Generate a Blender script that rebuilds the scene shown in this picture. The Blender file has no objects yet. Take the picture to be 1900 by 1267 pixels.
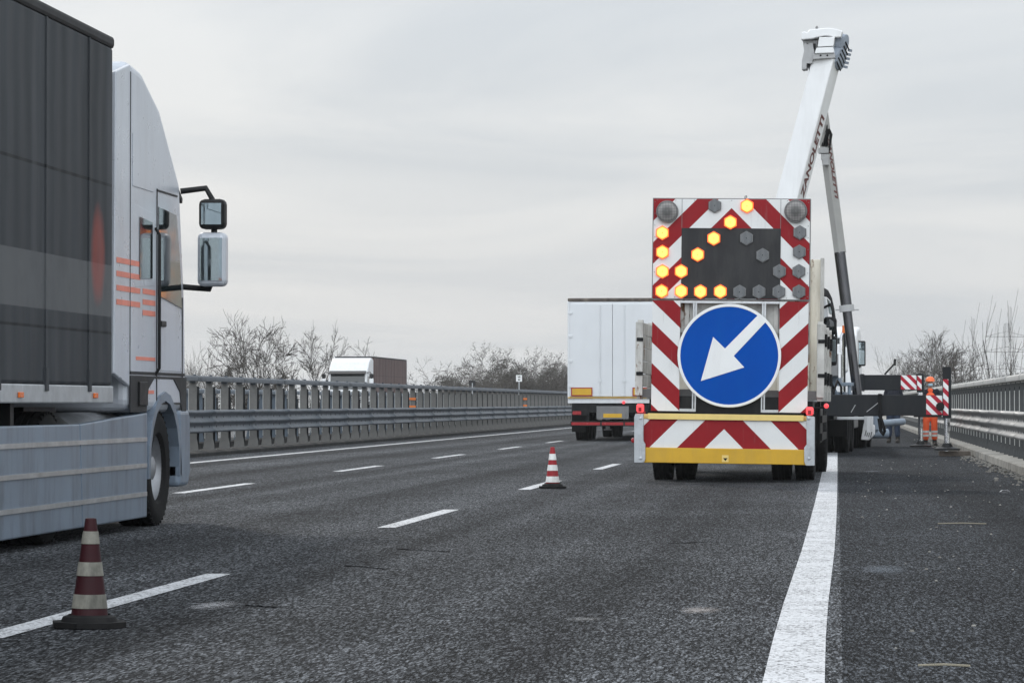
import bpy, bmesh, math, random
from mathutils import Vector, Matrix
S = bpy.context.scene
COL = S.collection
PI = math.pi

# ------------------------------------------------------------------ camera
F, PX0, PY0 = 5920.0, 950.0, 633.5
YAW = math.atan(603 / F)
PITCH = math.atan(114.5 / F)
CAMH = 1.06
cam_d = bpy.data.cameras.new("camera")
cam = bpy.data.objects.new("camera", cam_d)
COL.objects.link(cam)
cam.location = (0, 0, CAMH)
cam.rotation_euler = (PI / 2 + PITCH, 0, YAW)
cam_d.sensor_width = 36
cam_d.lens = F / 1900 * 36
cam_d.clip_start = 0.5
cam_d.clip_end = 12000
S.camera = cam
RM = Matrix.Rotation(YAW, 3, 'Z') @ Matrix.Rotation(PI / 2 + PITCH, 3, 'X')

# ------------------------------------------------------------------ world
SUN_EL, SUN_AZ = math.radians(33), math.radians(-27)      # azimuth from +Y, negative = left
w = bpy.data.worlds.new("World")
S.world = w
w.use_nodes = True
nt = w.node_tree
nt.nodes.clear()
N = nt.nodes.new
L = nt.links.new


def wmath(op, a, b=None, c=None):
    n = N('ShaderNodeMath'); n.operation = op
    for i, v in enumerate((a, b, c)):
        if v is None: continue
        if isinstance(v, (int, float)): n.inputs[i].default_value = v
        else: L(v, n.inputs[i])
    return n.outputs[0]


sky = N('ShaderNodeTexSky'); sky.sky_type = 'NISHITA'; sky.sun_disc = False
sky.sun_elevation = SUN_EL; sky.sun_rotation = SUN_AZ
sky.dust_density = 3.0
tc = N('ShaderNodeTexCoord')
sx = N('ShaderNodeSeparateXYZ'); L(tc.outputs['Generated'], sx.inputs[0])
zc = wmath('MAXIMUM', sx.outputs[2], 0.0)
zz = wmath('ADD', zc, 0.085)
cx = N('ShaderNodeCombineXYZ')
L(wmath('DIVIDE', sx.outputs[0], zz), cx.inputs[0])
L(wmath('DIVIDE', sx.outputs[1], zz), cx.inputs[1])
no = N('ShaderNodeTexNoise'); no.inputs['Scale'].default_value = 0.6
no.inputs['Detail'].default_value = 6; no.inputs['Roughness'].default_value = 0.55
no.inputs['Distortion'].default_value = 1.1
L(cx.outputs[0], no.inputs['Vector'])
cr = N('ShaderNodeValToRGB')
cr.color_ramp.elements[0].position = 0.36; cr.color_ramp.elements[0].color = (.645, .68, .715, 1)
cr.color_ramp.elements[1].position = 0.64; cr.color_ramp.elements[1].color = (.80, .81, .815, 1)
L(no.outputs['Fac'], cr.inputs[0])
# overcast luminance distribution: brighter towards the zenith and behind the camera
z2 = wmath('MULTIPLY', zc, zc)
lum = wmath('ADD', wmath('MULTIPLY_ADD', z2, 0.2, 0.95), wmath('MULTIPLY', zc, 0.5))
back = wmath('MULTIPLY', wmath('MAXIMUM', wmath('MULTIPLY', sx.outputs[1], -1.0), 0.0), 1.85)
lum = wmath('MULTIPLY', lum, wmath('ADD', back, 1.0))
mxs = N('ShaderNodeMix'); mxs.data_type = 'RGBA'; mxs.blend_type = 'MULTIPLY'
L(wmath('MINIMUM', wmath('MULTIPLY', zc, 7.0), 1.0), mxs.inputs[0]); L(cr.outputs[0], mxs.inputs[6]); mxs.inputs[7].default_value = (.965, 1.0, 1.035, 1)
vm = N('ShaderNodeVectorMath'); vm.operation = 'SCALE'
L(mxs.outputs[2], vm.inputs[0]); L(lum, vm.inputs['Scale'])
b1 = N('ShaderNodeBackground'); L(sky.outputs[0], b1.inputs[0]); b1.inputs[1].default_value = 0.1
b2 = N('ShaderNodeBackground'); L(vm.outputs[0], b2.inputs[0]); b2.inputs[1].default_value = 1.0
ms = N('ShaderNodeMixShader'); ms.inputs[0].default_value = 0.93
L(b1.outputs[0], ms.inputs[1]); L(b2.outputs[0], ms.inputs[2])
ow = N('ShaderNodeOutputWorld'); L(ms.outputs[0], ow.inputs[0])

# ------------------------------------------------------------------ sun, exposure
sd = bpy.data.lights.new("sun", 'SUN'); sd.energy = 1.5; sd.angle = math.radians(6); sd.color = (1, .95, .88)
so = bpy.data.objects.new("sun", sd); COL.objects.link(so)
sv = Vector((math.sin(SUN_AZ) * math.cos(SUN_EL), math.cos(SUN_AZ) * math.cos(SUN_EL), math.sin(SUN_EL)))
so.rotation_euler = sv.to_track_quat('Z', 'Y').to_euler()
so.location = sv * 100
S.view_settings.view_transform = 'Standard'
S.view_settings.look = 'None'
S.view_settings.exposure = 0.0
S.view_settings.gamma = 1.0
S.render.engine = 'CYCLES'
S.cycles.max_bounces = 6
S.cycles.volume_bounces = 0
S.cycles.use_denoising = True


# ------------------------------------------------------------------ helpers
def at(px, py, Y):
    d = RM @ Vector(((px - PX0) / F, -(py - PY0) / F, -1))
    s = Y / d.y
    return Vector((d.x * s, Y, CAMH + d.z * s))


def tag(o, label=None, cat=None, group=None, kind=None):
    if label: o['label'] = label
    if cat: o['category'] = cat
    if group: o['group'] = group
    if kind: o['kind'] = kind
    return o


def thing(name, label, cat, loc=(0, 0, 0), rz=0.0, group=None):
    o = bpy.data.objects.new(name, None)
    o.empty_display_size = 0.3
    COL.objects.link(o)
    o.location = loc; o.rotation_euler = (0, 0, rz)
    return tag(o, label, cat, group)


def copy_tree(o, parent=None):
    c = o.copy(); COL.objects.link(c)
    if parent: c.parent = parent
    for ch in list(o.children):
        copy_tree(ch, c)
    return c


class MB:
    def __init__(s):
        s.v = []; s.f = []; s.m = []

    def add(s, vs, fs, m=0, M=None):
        b = len(s.v)
        s.v += [tuple(M @ Vector(p)) if M else tuple(p) for p in vs]
        s.f += [tuple(i + b for i in f) for f in fs]
        s.m += [m] * len(fs)
        return s

    def box(s, x0, x1, y0, y1, z0, z1, m=0, M=None):
        vs = [(x, y, z) for z in (z0, z1) for y in (y0, y1) for x in (x0, x1)]
        return s.add(vs, [(0, 2, 3, 1), (4, 5, 7, 6), (0, 1, 5, 4), (2, 6, 7, 3), (0, 4, 6, 2), (1, 3, 7, 5)], m, M)

    def prism(s, poly, axis, a, b, m=0, M=None):
        n = len(poly)
        mk = {'x': lambda p, h: (h, p[0], p[1]), 'y': lambda p, h: (p[0], h, p[1]), 'z': lambda p, h: (p[0], p[1], h)}[axis]
        vs = [mk(p, a) for p in poly] + [mk(p, b) for p in poly]
        fs = [tuple(range(n))[::-1], tuple(range(n, 2 * n))] + [(i, (i + 1) % n, n + (i + 1) % n, n + i) for i in range(n)]
        return s.add(vs, fs, m, M)

    def tube(s, pts, rads, n=8, m=0, caps=True, M=None, sq=False):
        pts = [Vector(p) for p in pts]
        if not isinstance(rads, (list, tuple)): rads = [rads] * len(pts)
        vs = []; fs = []; up = None
        for i, p in enumerate(pts):
            d = (pts[min(i + 1, len(pts) - 1)] - pts[max(i - 1, 0)]).normalized()
            if up is None:
                up = Vector((0, 0, 1)) if abs(d.z) < .9 else Vector((1, 0, 0))
            x = d.cross(up)
            if x.length < 1e-4: x = d.cross(Vector((0, 1, 0)))
            x.normalize(); y = d.cross(x).normalized(); up = -y if up.dot(y) < 0 else y
            for k in range(n):
                a = 2 * PI * (k + .5) / n
                vs.append(p + (x * math.cos(a) + y * math.sin(a)) * rads[i])
        for i in range(len(pts) - 1):
            for k in range(n):
                a = i * n + k; b = i * n + (k + 1) % n
                fs.append((a, b, b + n, a + n))
        if caps:
            fs.append(tuple(range(n))[::-1]); e = (len(pts) - 1) * n
            fs.append(tuple(range(e, e + n)))
        return s.add(vs, fs, m, M)

    def cyl(s, p0, p1, r, r1=None, n=16, m=0, M=None):
        return s.tube([p0, p1], [r, r if r1 is None else r1], n, m, True, M)

    def lathe(s, prof, axis='z', c=(0, 0, 0), n=24, m=0, M=None):
        vs = []; fs = []
        for r, h in prof:
            for k in range(n):
                a = 2 * PI * k / n
                u, v = r * math.cos(a), r * math.sin(a)
                p = {'x': (h, u, v), 'y': (u, h, v), 'z': (u, v, h)}[axis]
                vs.append((p[0] + c[0], p[1] + c[1], p[2] + c[2]))
        for i in range(len(prof) - 1):
            for k in range(n):
                a = i * n + k; b = i * n + (k + 1) % n
                fs.append((a, b, b + n, a + n))
        return s.add(vs, fs, m, M)

    def ell(s, c, r, n=14, k=8, m=0, M=None):
        prof = [(math.sin(PI * i / k), -math.cos(PI * i / k)) for i in range(k + 1)]
        prof[0] = (1e-4, -1); prof[-1] = (1e-4, 1)
        T = Matrix.Translation(Vector(c)) @ Matrix.Diagonal((r[0], r[1], r[2], 1))
        return s.lathe(prof, 'z', n=n, m=m, M=(M @ T if M else T))

    def build(s, name, mats, parent=None, smooth=None, bevel=0, M=None, segs=2):
        me = bpy.data.meshes.new(name)
        me.from_pydata(s.v, [], s.f)
        if not isinstance(mats, (list, tuple)): mats = [mats]
        for mt in mats: me.materials.append(mt)
        me.polygons.foreach_set('material_index', s.m)
        bm = bmesh.new(); bm.from_mesh(me)
        bmesh.ops.recalc_face_normals(bm, faces=bm.faces)
        bm.to_mesh(me); bm.free()
        if smooth is not None:
            me.shade_smooth()
            me.set_sharp_from_angle(angle=math.radians(smooth))
        o = bpy.data.objects.new(name, me)
        COL.objects.link(o)
        if parent: o.parent = parent
        if M: o.matrix_local = M
        if bevel:
            b = o.modifiers.new('bevel', 'BEVEL'); b.width = bevel; b.segments = segs
            b.limit_method = 'ANGLE'; b.angle_limit = math.radians(35)
            b.harden_normals = False
        return o


def text_mesh(name, body, size, mat, parent, M, shear=0.0, ext=0.002, align='LEFT', xs=1.0):
    cu = bpy.data.curves.new(name, 'FONT'); cu.body = body; cu.size = size
    cu.shear = shear; cu.extrude = ext; cu.align_x = align; cu.offset = size * .03
    t = bpy.data.objects.new(name, cu); COL.objects.link(t)
    dg = bpy.context.evaluated_depsgraph_get()
    me = bpy.data.meshes.new_from_object(t.evaluated_get(dg))
    bpy.data.objects.remove(t)
    me.materials.clear(); me.materials.append(mat)
    o = bpy.data.objects.new(name, me); COL.objects.link(o)
    o.parent = parent
    o.matrix_local = M @ Matrix.Diagonal((xs, 1, 1, 1))
    return o


# ------------------------------------------------------------------ materials
class NT:
    def __init__(s, name):
        s.mat = bpy.data.materials.new(name); s.mat.use_nodes = True
        s.t = s.mat.node_tree; s.b = s.t.nodes['Principled BSDF']
        s.tc = s.t.nodes.new('ShaderNodeTexCoord')

    def n(s, k, **p):
        x = s.t.nodes.new(k)
        for a, b in p.items(): setattr(x, a, b)
        return x

    def l(s, a, b): s.t.links.new(a, b)

    def put(s, sock, v):
        if isinstance(v, (int, float)): sock.default_value = v
        elif isinstance(v, (tuple, list)): sock.default_value = tuple(v) + ((1,) if len(v) == 3 and len(sock.default_value) == 4 else ())
        else: s.l(v, sock)

    def math(s, op, a, b=None, c=None, clamp=False):
        x = s.n('ShaderNodeMath', operation=op); x.use_clamp = clamp
        for i, v in enumerate((a, b, c)):
            if v is not None: s.put(x.inputs[i], v)
        return x.outputs[0]

    def noise(s, scale, detail=4, rough=.6, vec=None, stretch=None, dist=0):
        x = s.n('ShaderNodeTexNoise')
        x.inputs['Scale'].default_value = scale; x.inputs['Detail'].default_value = detail
        x.inputs['Roughness'].default_value = rough; x.inputs['Distortion'].default_value = dist
        v = vec or s.tc.outputs['Object']
        if stretch:
            mp = s.n('ShaderNodeMapping'); mp.inputs['Scale'].default_value = stretch; s.l(v, mp.inputs[0]); v = mp.outputs[0]
        s.l(v, x.inputs['Vector'])
        return x.outputs['Fac']

    def ramp(s, f, a, b):
        x = s.n('ShaderNodeMapRange'); x.clamp = True
        s.put(x.inputs[0], f); x.inputs[1].default_value = a; x.inputs[2].default_value = b
        return x.outputs[0]

    def mix(s, f, a, b):
        x = s.n('ShaderNodeMix', data_type='RGBA'); s.put(x.inputs[0], f)
        s.put(x.inputs[6], a); s.put(x.inputs[7], b)
        return x.outputs[2]

    def bump(s, h, st=.3, d=.01):
        x = s.n('ShaderNodeBump'); x.inputs['Strength'].default_value = st; x.inputs['Distance'].default_value = d
        s.l(h, x.inputs['Height']); s.l(x.outputs[0], s.b.inputs['Normal'])

    def xyz(s, vec=None):
        x = s.n('ShaderNodeSeparateXYZ'); s.l(vec or s.tc.outputs['Object'], x.inputs[0]); return x.outputs

    def fin(s, col, rough=.6, metal=0.0, spec=None):
        s.put(s.b.inputs['Base Color'], col); s.put(s.b.inputs['Roughness'], rough); s.put(s.b.inputs['Metallic'], metal)
        if spec is not None: s.b.inputs['Specular IOR Level'].default_value = spec
        return s.mat


def mul(c, k): return tuple(x * k for x in c)


def paint(name, col, rough=.5, metal=0.0, var=.15, scale=2.5, dirt=None, dirt_amt=.35, rust=0.0, spec=None, streak=True, bump=0):
    """general procedural surface: tint variation, grime, optional rust patches"""
    t = NT(name)
    c = t.mix(t.ramp(t.noise(scale), .3, .7), mul(col, 1 - var), mul(col, 1 + var * .4))
    if dirt:
        d = t.ramp(t.noise(1.6, 6, .7, stretch=(3, 3, .5) if streak else None), .48, .75)
        c = t.mix(t.math('MULTIPLY', d, dirt_amt), c, dirt)
    if rust:
        r = t.ramp(t.noise(4.5, 7, .72, stretch=(1, 1, .45)), .66 - rust * .2, .72 - rust * .2)
        c = t.mix(r, c, (.16, .075, .035))
    if bump: t.bump(t.noise(scale * 30, 3), bump, .004)
    ro = t.math('ADD', t.math('MULTIPLY', t.noise(scale * 4), .2), rough - .1)
    return t.fin(c, ro, metal, spec if spec is not None else (.2 if rough >= .45 else .4))


def stripes(name, half, off, ax, az, use_abs, red=(.27, .009, .014), white=(.74, .74, .73), rough=.42):
    """red/white diagonal bands: value = ax*(|x| or x) + az*z + off, alternating every `half`"""
    t = NT(name)
    o = t.xyz()
    x = t.math('ABSOLUTE', o[0]) if use_abs else o[0]
    v = t.math('ADD', t.math('MULTIPLY_ADD', x, ax, off), t.math('MULTIPLY', o[2], az))
    f = t.math('FRACT', t.math('DIVIDE', v, half * 2))
    k = t.math('GREATER_THAN', f, .5)
    n = t.ramp(t.noise(3, 5, .65), .3, .8)
    r = t.mix(n, red, mul(red, .82)); wc = t.mix(n, white, mul(white, .9))
    c = t.mix(k, r, wc)
    g = t.ramp(t.noise(9, 6, .75), .68, .8)
    c = t.mix(t.math('MULTIPLY', g, .45), c, (.25, .22, .2))
    st_ = t.ramp(t.noise(7, 5, .7, stretch=(3, 1, .22)), .6, .8)
    c = t.mix(t.math('MULTIPLY', st_, .3), c, (.2, .19, .18))
    return t.fin(c, rough, 0, .2)


def emit(name, col, st, rough=.3, base=None):
    t = NT(name)
    t.b.inputs['Emission Color'].default_value = (*col, 1); t.b.inputs['Emission Strength'].default_value = st
    return t.fin(base or col, rough)


def m_asphalt(name, tint=(1, 1, 1), k=1.0, tracks=False):
    t = NT(name)

    def cells(sx_, sy_, off):
        mp = t.n('ShaderNodeMapping'); mp.inputs['Scale'].default_value = (sx_, sy_, 1); mp.inputs['Location'].default_value = (off, off, 0)
        t.l(t.tc.outputs['Object'], mp.inputs[0])
        v = t.n('ShaderNodeTexVoronoi'); v.inputs['Scale'].default_value = 1; v.voronoi_dimensions = '2D'
        t.l(mp.outputs[0], v.inputs['Vector'])
        sc = t.n('ShaderNodeSeparateColor'); t.l(v.outputs['Color'], sc.inputs[0])
        return sc.outputs[0], v.outputs['Distance']
    a, da = cells(135, 20, 0)          # rolled aggregate, laid along the road
    b, db = cells(250, 40, 3.3)
    c2, dc = cells(82, 12, 7.1)
    sm = t.math('ADD', t.math('MULTIPLY', t.math('POWER', a, 3.0), .75), t.math('ADD', t.math('MULTIPLY', t.math('POWER', b, 3), .35), t.math('MULTIPLY', t.math('POWER', c2, 4), .4)))
    sm = t.math('POWER', sm, 1.45)
    band = t.ramp(t.noise(1.0, 3, .5, stretch=(1.0, .010, 1)), .38, .6)
    patch = t.ramp(t.noise(.30, 5, .6), .4, .7)
    dust = t.ramp(t.noise(1.3, 6, .7, stretch=(1, .35, 1)), .55, .85)
    lv = t.math('MULTIPLY', t.math('MULTIPLY_ADD', band, -.42, 1.12), t.math('MULTIPLY_ADD', patch, .35, .85))
    lv = t.math('ADD', lv, t.math('MULTIPLY', dust, .35))
    if tracks:      # rubber-darkened wheel tracks, two per lane
        o = t.xyz()
        ph = t.math('ADD', t.math('MULTIPLY', t.math('ADD', o[0], 1.05), 2 * PI / 1.9), t.math('MULTIPLY', t.noise(1, 2, .5, stretch=(.5, .02, 1)), 2.2))
        tr = t.ramp(t.math('ADD', t.math('COSINE', ph), t.math('MULTIPLY', t.math('SUBTRACT', t.noise(2.2, 4, .6, stretch=(1.2, .03, 1)), .5), 1.8)), .15, 1.0)
        lv = t.math('MULTIPLY', lv, t.math('MULTIPLY_ADD', tr, -.42, 1.1))
    x = t.n('ShaderNodeVectorMath', operation='SCALE')
    t.l(t.mix(sm, mul(tint, .007 * k), mul(tint, .185 * k)), x.inputs[0]); t.l(lv, x.inputs['Scale'])
    c = x.outputs[0]
    t.bump(da, .7, .006)
    return t.fin(c, .8, 0, 0.022)


def m_roadpaint(name):
    t = NT(name)
    v = t.n('ShaderNodeTexVoronoi'); v.inputs['Scale'].default_value = 75
    t.l(t.tc.outputs['Object'], v.inputs['Vector'])
    sc = t.n('ShaderNodeSeparateColor'); t.l(v.outputs['Color'], sc.inputs[0])
    wear = t.math('ADD', sc.outputs[0], t.math('MULTIPLY', t.noise(2.0, 5, .65), 1.1))
    k = t.ramp(wear, .70, .88)
    c = t.mix(k, (.1, .1, .105), t.mix(t.noise(6), (.46, .47, .49), (.62, .63, .65)))
    t.bump(v.outputs['Distance'], .4, .004)
    return t.fin(c, .65, 0, .3)


def m_galv(name, col=(.30, .31, .32), rough=.5, metal=.55):
    t = NT(name)
    c = t.mix(t.ramp(t.noise(5, 6, .7), .3, .75), mul(col, .75), mul(col, 1.15))
    c = t.mix(t.math('MULTIPLY', t.ramp(t.noise(2.2, 6, .7, stretch=(2, 2, .4)), .55, .8), .4), c, mul(col, .45))
    return t.fin(c, t.math('ADD', t.math('MULTIPLY', t.noise(7), .3), rough - .15), metal)


M_ASPH = m_asphalt("asphalt", (.94, .985, 1.06), 1.3, True)
M_ASPH2 = m_asphalt("asphalt_far", (1, 1, 1.02), 3.0)
M_SHOULDER = m_asphalt("asphalt_shoulder", (.91, .98, 1.09), .68)
M_LINE = m_roadpaint("road_paint")
M_CONC = paint("concrete", (.30, .29, .265), .9, 0, .35, 3, (.09, .08, .07), .75, streak=False, bump=.5)
M_KERBD = paint("dark_kerb", (.03, .03, .03), .9, 0, .4, 4, (.08, .075, .07), .5, streak=False, bump=.5)
M_EARTH = paint("field_earth", (.10, .095, .06), .95, 0, .4, .08, (.06, .07, .03), .7, streak=False)
M_GALV = m_galv("galvanised_steel")
M_POST = m_galv("galvanised_post", (.16, .157, .15), .6, .25)
M_EDGELIGHT = m_galv("post_edge_highlight", (.48, .48, .465), .5, .3)  # light caught on the post edges, put into the colour
M_POSTSHADE = paint("post_channel_shade", (.022, .024, .027), .7, 0, .3, 6)  # shade inside the post channels, put into the colour
M_POSTB = m_galv("blue_grey_steel", (.095, .12, .15), .55, .3)
M_SLOT = paint("slot_black", (.012, .012, .013), .8)
M_BRACKET = m_galv("bracket_zinc", (.5, .52, .54), .45, .5)
M_ORANGE = paint("reflector_orange", (.75, .19, .03), .4)
M_BLACK = paint("black_paint", (.009, .0095, .0105), .45, 0, .3, 3, (.035, .033, .03), .5)
M_RUBBER = paint("rubber", (.009, .009, .0095), .8, 0, .3, 6, (.03, .028, .026), .6)
M_RIM = m_galv("wheel_steel", (.33, .34, .36), .45, .6)
M_WHITE = paint("white_paint", (.74, .75, .76), .35, 0, .06, 1.5, (.42, .4, .37), .35)
M_WHITE2 = paint("white_boom_paint", (.8, .8, .8), .4, 0, .04, 1.5, (.55, .54, .52), .3)
M_DIRTYW = paint("dirty_white", (.55, .54, .51), .6, 0, .25, 4, (.1, .085, .07), .8, rust=.45)
M_CREAM = paint("cream_board", (.66, .62, .53), .6, 0, .12, 3, (.4, .33, .24), .6, rust=.25)
M_GREY = paint("grey_paint", (.2, .2, .2), .5, 0, .2, 3, (.1, .1, .1), .5)
M_LGREY = paint("light_grey_paint", (.42, .42, .42), .5, 0, .15, 3, (.25, .24, .23), .5)
M_BLUEG = paint("blue_grey_paint", (.25, .3, .36), .45, 0, .15, 2, (.12, .13, .15), .5)
M_YELLOW = paint("yellow_paint", (.62, .36, .025), .4, 0, .1, 3, (.4, .26, .06), .4)
M_YELLOWL = paint("pale_yellow_paint", (.78, .58, .2), .4, 0, .08, 3, (.6, .45, .2), .4)
M_BLUE = paint("sign_blue", (.0005, .068, .37), .45, 0, .1, 1.2, (.002, .085, .36), .5, spec=.08)
M_SIGNW = paint("sign_white", (.8, .8, .79), .35, 0, .04, 3, (.6, .58, .56), .3)
M_PANELD = paint("panel_charcoal", (.035, .035, .037), .6, 0, .2, 3, (.07, .068, .065), .6)
M_ALU = m_galv("aluminium", (.6, .61, .62), .35, .8)
M_GLASSD = paint("dark_glass", (.012, .018, .02), .06, 0, .2, 1, spec=.7)
M_MIRROR = paint("mirror_glass", (.35, .42, .45), .04, .95, .1, 2)
M_CHROME = paint("chrome", (.75, .76, .78), .12, 1.0, .05, 3)
M_REDL = emit("lamp_red", (1, .09, .1), 1.0, base=(.5, .02, .03))
M_REDPL = paint("red_plastic", (.32, .015, .02), .25)
M_AMBER = paint("amber_plastic", (.8, .17, .02), .25)
M_DARKR = paint("dark_red_letter", (.15, .06, .055), .5)
M_CONER = paint("cone_red", (.30, .022, .028), .5, 0, .15, 12, (.12, .03, .03), .5)
M_CONEW = paint("cone_white", (.72, .72, .7), .5, 0, .12, 14, (.25, .24, .2), .55)
M_CONEWD = paint("cone_white_dirty_shaded", (.24, .232, .2), .6, 0, .3, 22, (.04, .04, .035), .95)  # grime, with the passing lorry's shade also mixed into the colour
M_CONERD = paint("cone_red_dirty_shaded", (.034, .006, .009), .55, 0, .25, 12, (.03, .01, .012), .6)  # dirty red, darkened further to carry the lorry's shade
M_WOOD = paint("timber_pad", (.12, .1, .085), .85, 0, .35, 6, (.05, .045, .04), .7)
M_BARK = paint("bark", (.055, .05, .046), .9, 0, .3, 4)
M_BARK2 = paint("bark_warm", (.06, .052, .045), .9, 0, .3, 4)
M_TWIG = paint("dry_leaf", (.075, .066, .055), .9, 0, .5, .8)


def m_lamp_lit(name):
    t = NT(name)
    v = t.n('ShaderNodeTexVoronoi'); v.inputs['Scale'].default_value = 70; v.inputs['Randomness'].default_value = 0
    t.l(t.tc.outputs['Object'], v.inputs['Vector'])
    o = t.xyz()
    r = t.math('DIVIDE', t.math('SQRT', t.math('ADD', t.math('MULTIPLY', o[0], o[0]), t.math('MULTIPLY', o[2], o[2]))), .085)
    k = t.ramp(v.outputs['Distance'], .2, .62)
    e = t.math('MAXIMUM', t.math('MULTIPLY', k, .55), t.ramp(r, .30, 1.02))
    c = t.mix(e, (1, .60, .16), (1, .26, .02))
    t.l(c, t.b.inputs['Emission Color'])
    t.l(t.math('MULTIPLY_ADD', e, -2.5, 3.6), t.b.inputs['Emission Strength'])
    return t.fin((.5, .2, .03), .3)


M_LIT = m_lamp_lit("lamp_amber_lit")
M_LITRIM = emit("lamp_rim_lit", (1, .12, .01), 1.1, base=(.5, .1, .02))


def m_lamp_off(name):
    t = NT(name)
    o = t.xyz()
    f = t.math('FRACT', t.math('MULTIPLY', o[0], 62))
    k = t.math('GREATER_THAN', f, .48)
    c = t.mix(k, (.02, .021, .022), (.22, .23, .24))
    return t.fin(c, .3, .2)


M_OFF = m_lamp_off("lamp_lens_unlit")


def m_round(name):
    t = NT(name)
    v = t.n('ShaderNodeTexVoronoi'); v.inputs['Scale'].default_value = 48; v.inputs['Randomness'].default_value = 0
    t.l(t.tc.outputs['Object'], v.inputs['Vector'])
    c = t.mix(t.ramp(v.outputs['Distance'], .2, .6), (.33, .31, .3), (.07, .068, .066))
    return t.fin(c, .35, .1)


M_ROUND = m_round("round_lamp_lens")


def m_curtain(name, col, band=None, ribs=.9, lamp_reflection=False):
    """tarpaulin side: folds, strap shadows modelled as bumps, an optional lighter printed band"""
    t = NT(name)
    o = t.xyz()
    c = t.mix(t.ramp(t.noise(1.2, 5, .6, stretch=(1, 1.5, .25)), .3, .75), mul(col, .7), mul(col, 1.2))
    if band:
        k = t.math('MULTIPLY', t.math('GREATER_THAN', o[2], band[0]), t.math('LESS_THAN', o[2], band[1]))
        c = t.mix(k, c, band[2])
    if lamp_reflection:  # reddish glow of reflected amber lamps, painted on the curtain
        dy = t.math('DIVIDE', t.math('SUBTRACT', o[1], 13.1), .26); dz = t.math('DIVIDE', t.math('SUBTRACT', o[2], 2.22), .42)
        r = t.math('ADD', t.math('MULTIPLY', dy, dy), t.math('MULTIPLY', dz, dz))
        e = t.ramp(t.math('ADD', r, t.math('MULTIPLY', t.noise(7, 4), .5)), 1.3, .55)
        c = t.mix(t.math('MULTIPLY', e, .5), c, (.40, .085, .06))
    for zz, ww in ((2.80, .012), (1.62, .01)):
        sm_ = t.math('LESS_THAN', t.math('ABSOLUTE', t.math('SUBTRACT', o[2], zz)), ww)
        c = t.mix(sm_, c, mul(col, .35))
    c = t.mix(t.math('MULTIPLY', t.ramp(t.noise(2, 6, .7), .5, .8), .35), c, mul(col, .5))
    c = t.mix(t.math('MULTIPLY', t.ramp(t.noise(1.1, 5, .7, stretch=(1, 2.2, .18)), .52, .72), .4), c, mul(col, 1.9))
    wv = t.n('ShaderNodeTexWave', wave_type='BANDS', bands_direction='Y'); wv.inputs['Scale'].default_value = ribs
    wv.inputs['Distortion'].default_value = 2.0; wv.inputs['Detail'].default_value = 2
    t.l(t.tc.outputs['Object'], wv.inputs['Vector'])
    t.bump(wv.outputs['Fac'], .35, .03)
    return t.fin(c, .6, 0, .12)


# ------------------------------------------------------------------ ground and roads
def struct(name, mb, mats, **k):
    o = mb.build(name, mats, **k); o['kind'] = 'structure'; return o


XR, XL = 2.72, -12.55          # kerb faces of our carriageway
OX0, OX1 = -17.0, -33.5        # opposite carriageway
YA, YB = -40, 1500
g = MB()
prof = [(-3000, -4.5), (-60, -4.5), (-36.5, -.35), (-16.2, -.35), (-16.1, -1.6), (-14.0, -1.6), (-13.9, -.35), (3.4, -.35), (3.6, -.5), (12, -4.5), (3000, -4.5)]
n = len(prof)
g.add([(x, y, z) for y in (-300, 0, 60, 120, 240, 500, 1000, 2600) for x, z in prof],
      [(r * n + i, r * n + i + 1, (r + 1) * n + i + 1, (r + 1) * n + i) for r in range(7) for i in range(n - 1)])
struct("ground", g, M_EARTH)
r = MB().box(XL, .02, YA, YB, -.3, 0)
struct("road", r, M_ASPH)
r = MB().box(.02, XR, YA, YB, -.3, -.001)
struct("hard_shoulder", r, M_SHOULDER)
r = MB().box(OX1, OX0, YA, YB, -.3, .0)
struct("opposite_road", r, M_ASPH2)


def line(name, pts, wd, z=.004):
    mb = MB()
    vs = []
    for x, y in pts: vs += [(x - wd / 2, y, z), (x + wd / 2, y, z)]
    mb.add(vs, [(2 * i, 2 * i + 1, 2 * i + 3, 2 * i + 2) for i in range(len(pts) - 1)])
    return struct(name, mb, M_LINE)


line("edge_marking", [(-.15, -40), (-.165, 11.5), (-.17, 14.5), (-.166, 17), (-.152, 20), (-.138, 23), (-.128, 28), (-.12, 34), (-.115, 45), (-.11, 70), (-.1, YB)], .235)
line("inner_edge_marking", [(-11.42, YA), (-11.42, YB)], .2)
for k in range(-2, 12):
    y = 14.9 + 12.02 * k
    line("lane_marking", [(-3.82, y - (.8 if k == 0 else 0)), (-3.82, y + 4.65)], .155)
for k in range(-3, 12):
    y = 37.0 + 12.02 * k
    line("lane_marking", [(-7.72, y), (-7.72, y + 4.65)], .155)
for x in (-17.7, -32.5): line("far_edge_marking", [(x, YA), (x, YB)], .2)

# kerbs
random.seed(3)
kb = MB()
y = 20.0
while y < 260:
    kb.prism([(XR, -.2), (XR + .02, .11), (XR + .05, .13), (XR + .62, .13), (XR + .62, -.2)], 'y', y, y + 1.985, 0)
    y += 2.0
struct("kerb", kb, M_CONC, smooth=30)
kb = MB().prism([(XL, -.2), (XL, .07), (XL - .06, .1), (XL - .75, .1), (XL - .75, -.2)], 'y', YA, 260)
struct("kerb", kb, M_KERBD)
kb = MB().prism([(-15.3, -.2), (-15.3, .1), (-17.0, .1), (-17.0, -.2)], 'y', YA, 260)
struct("kerb", kb, M_KERBD)


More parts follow.
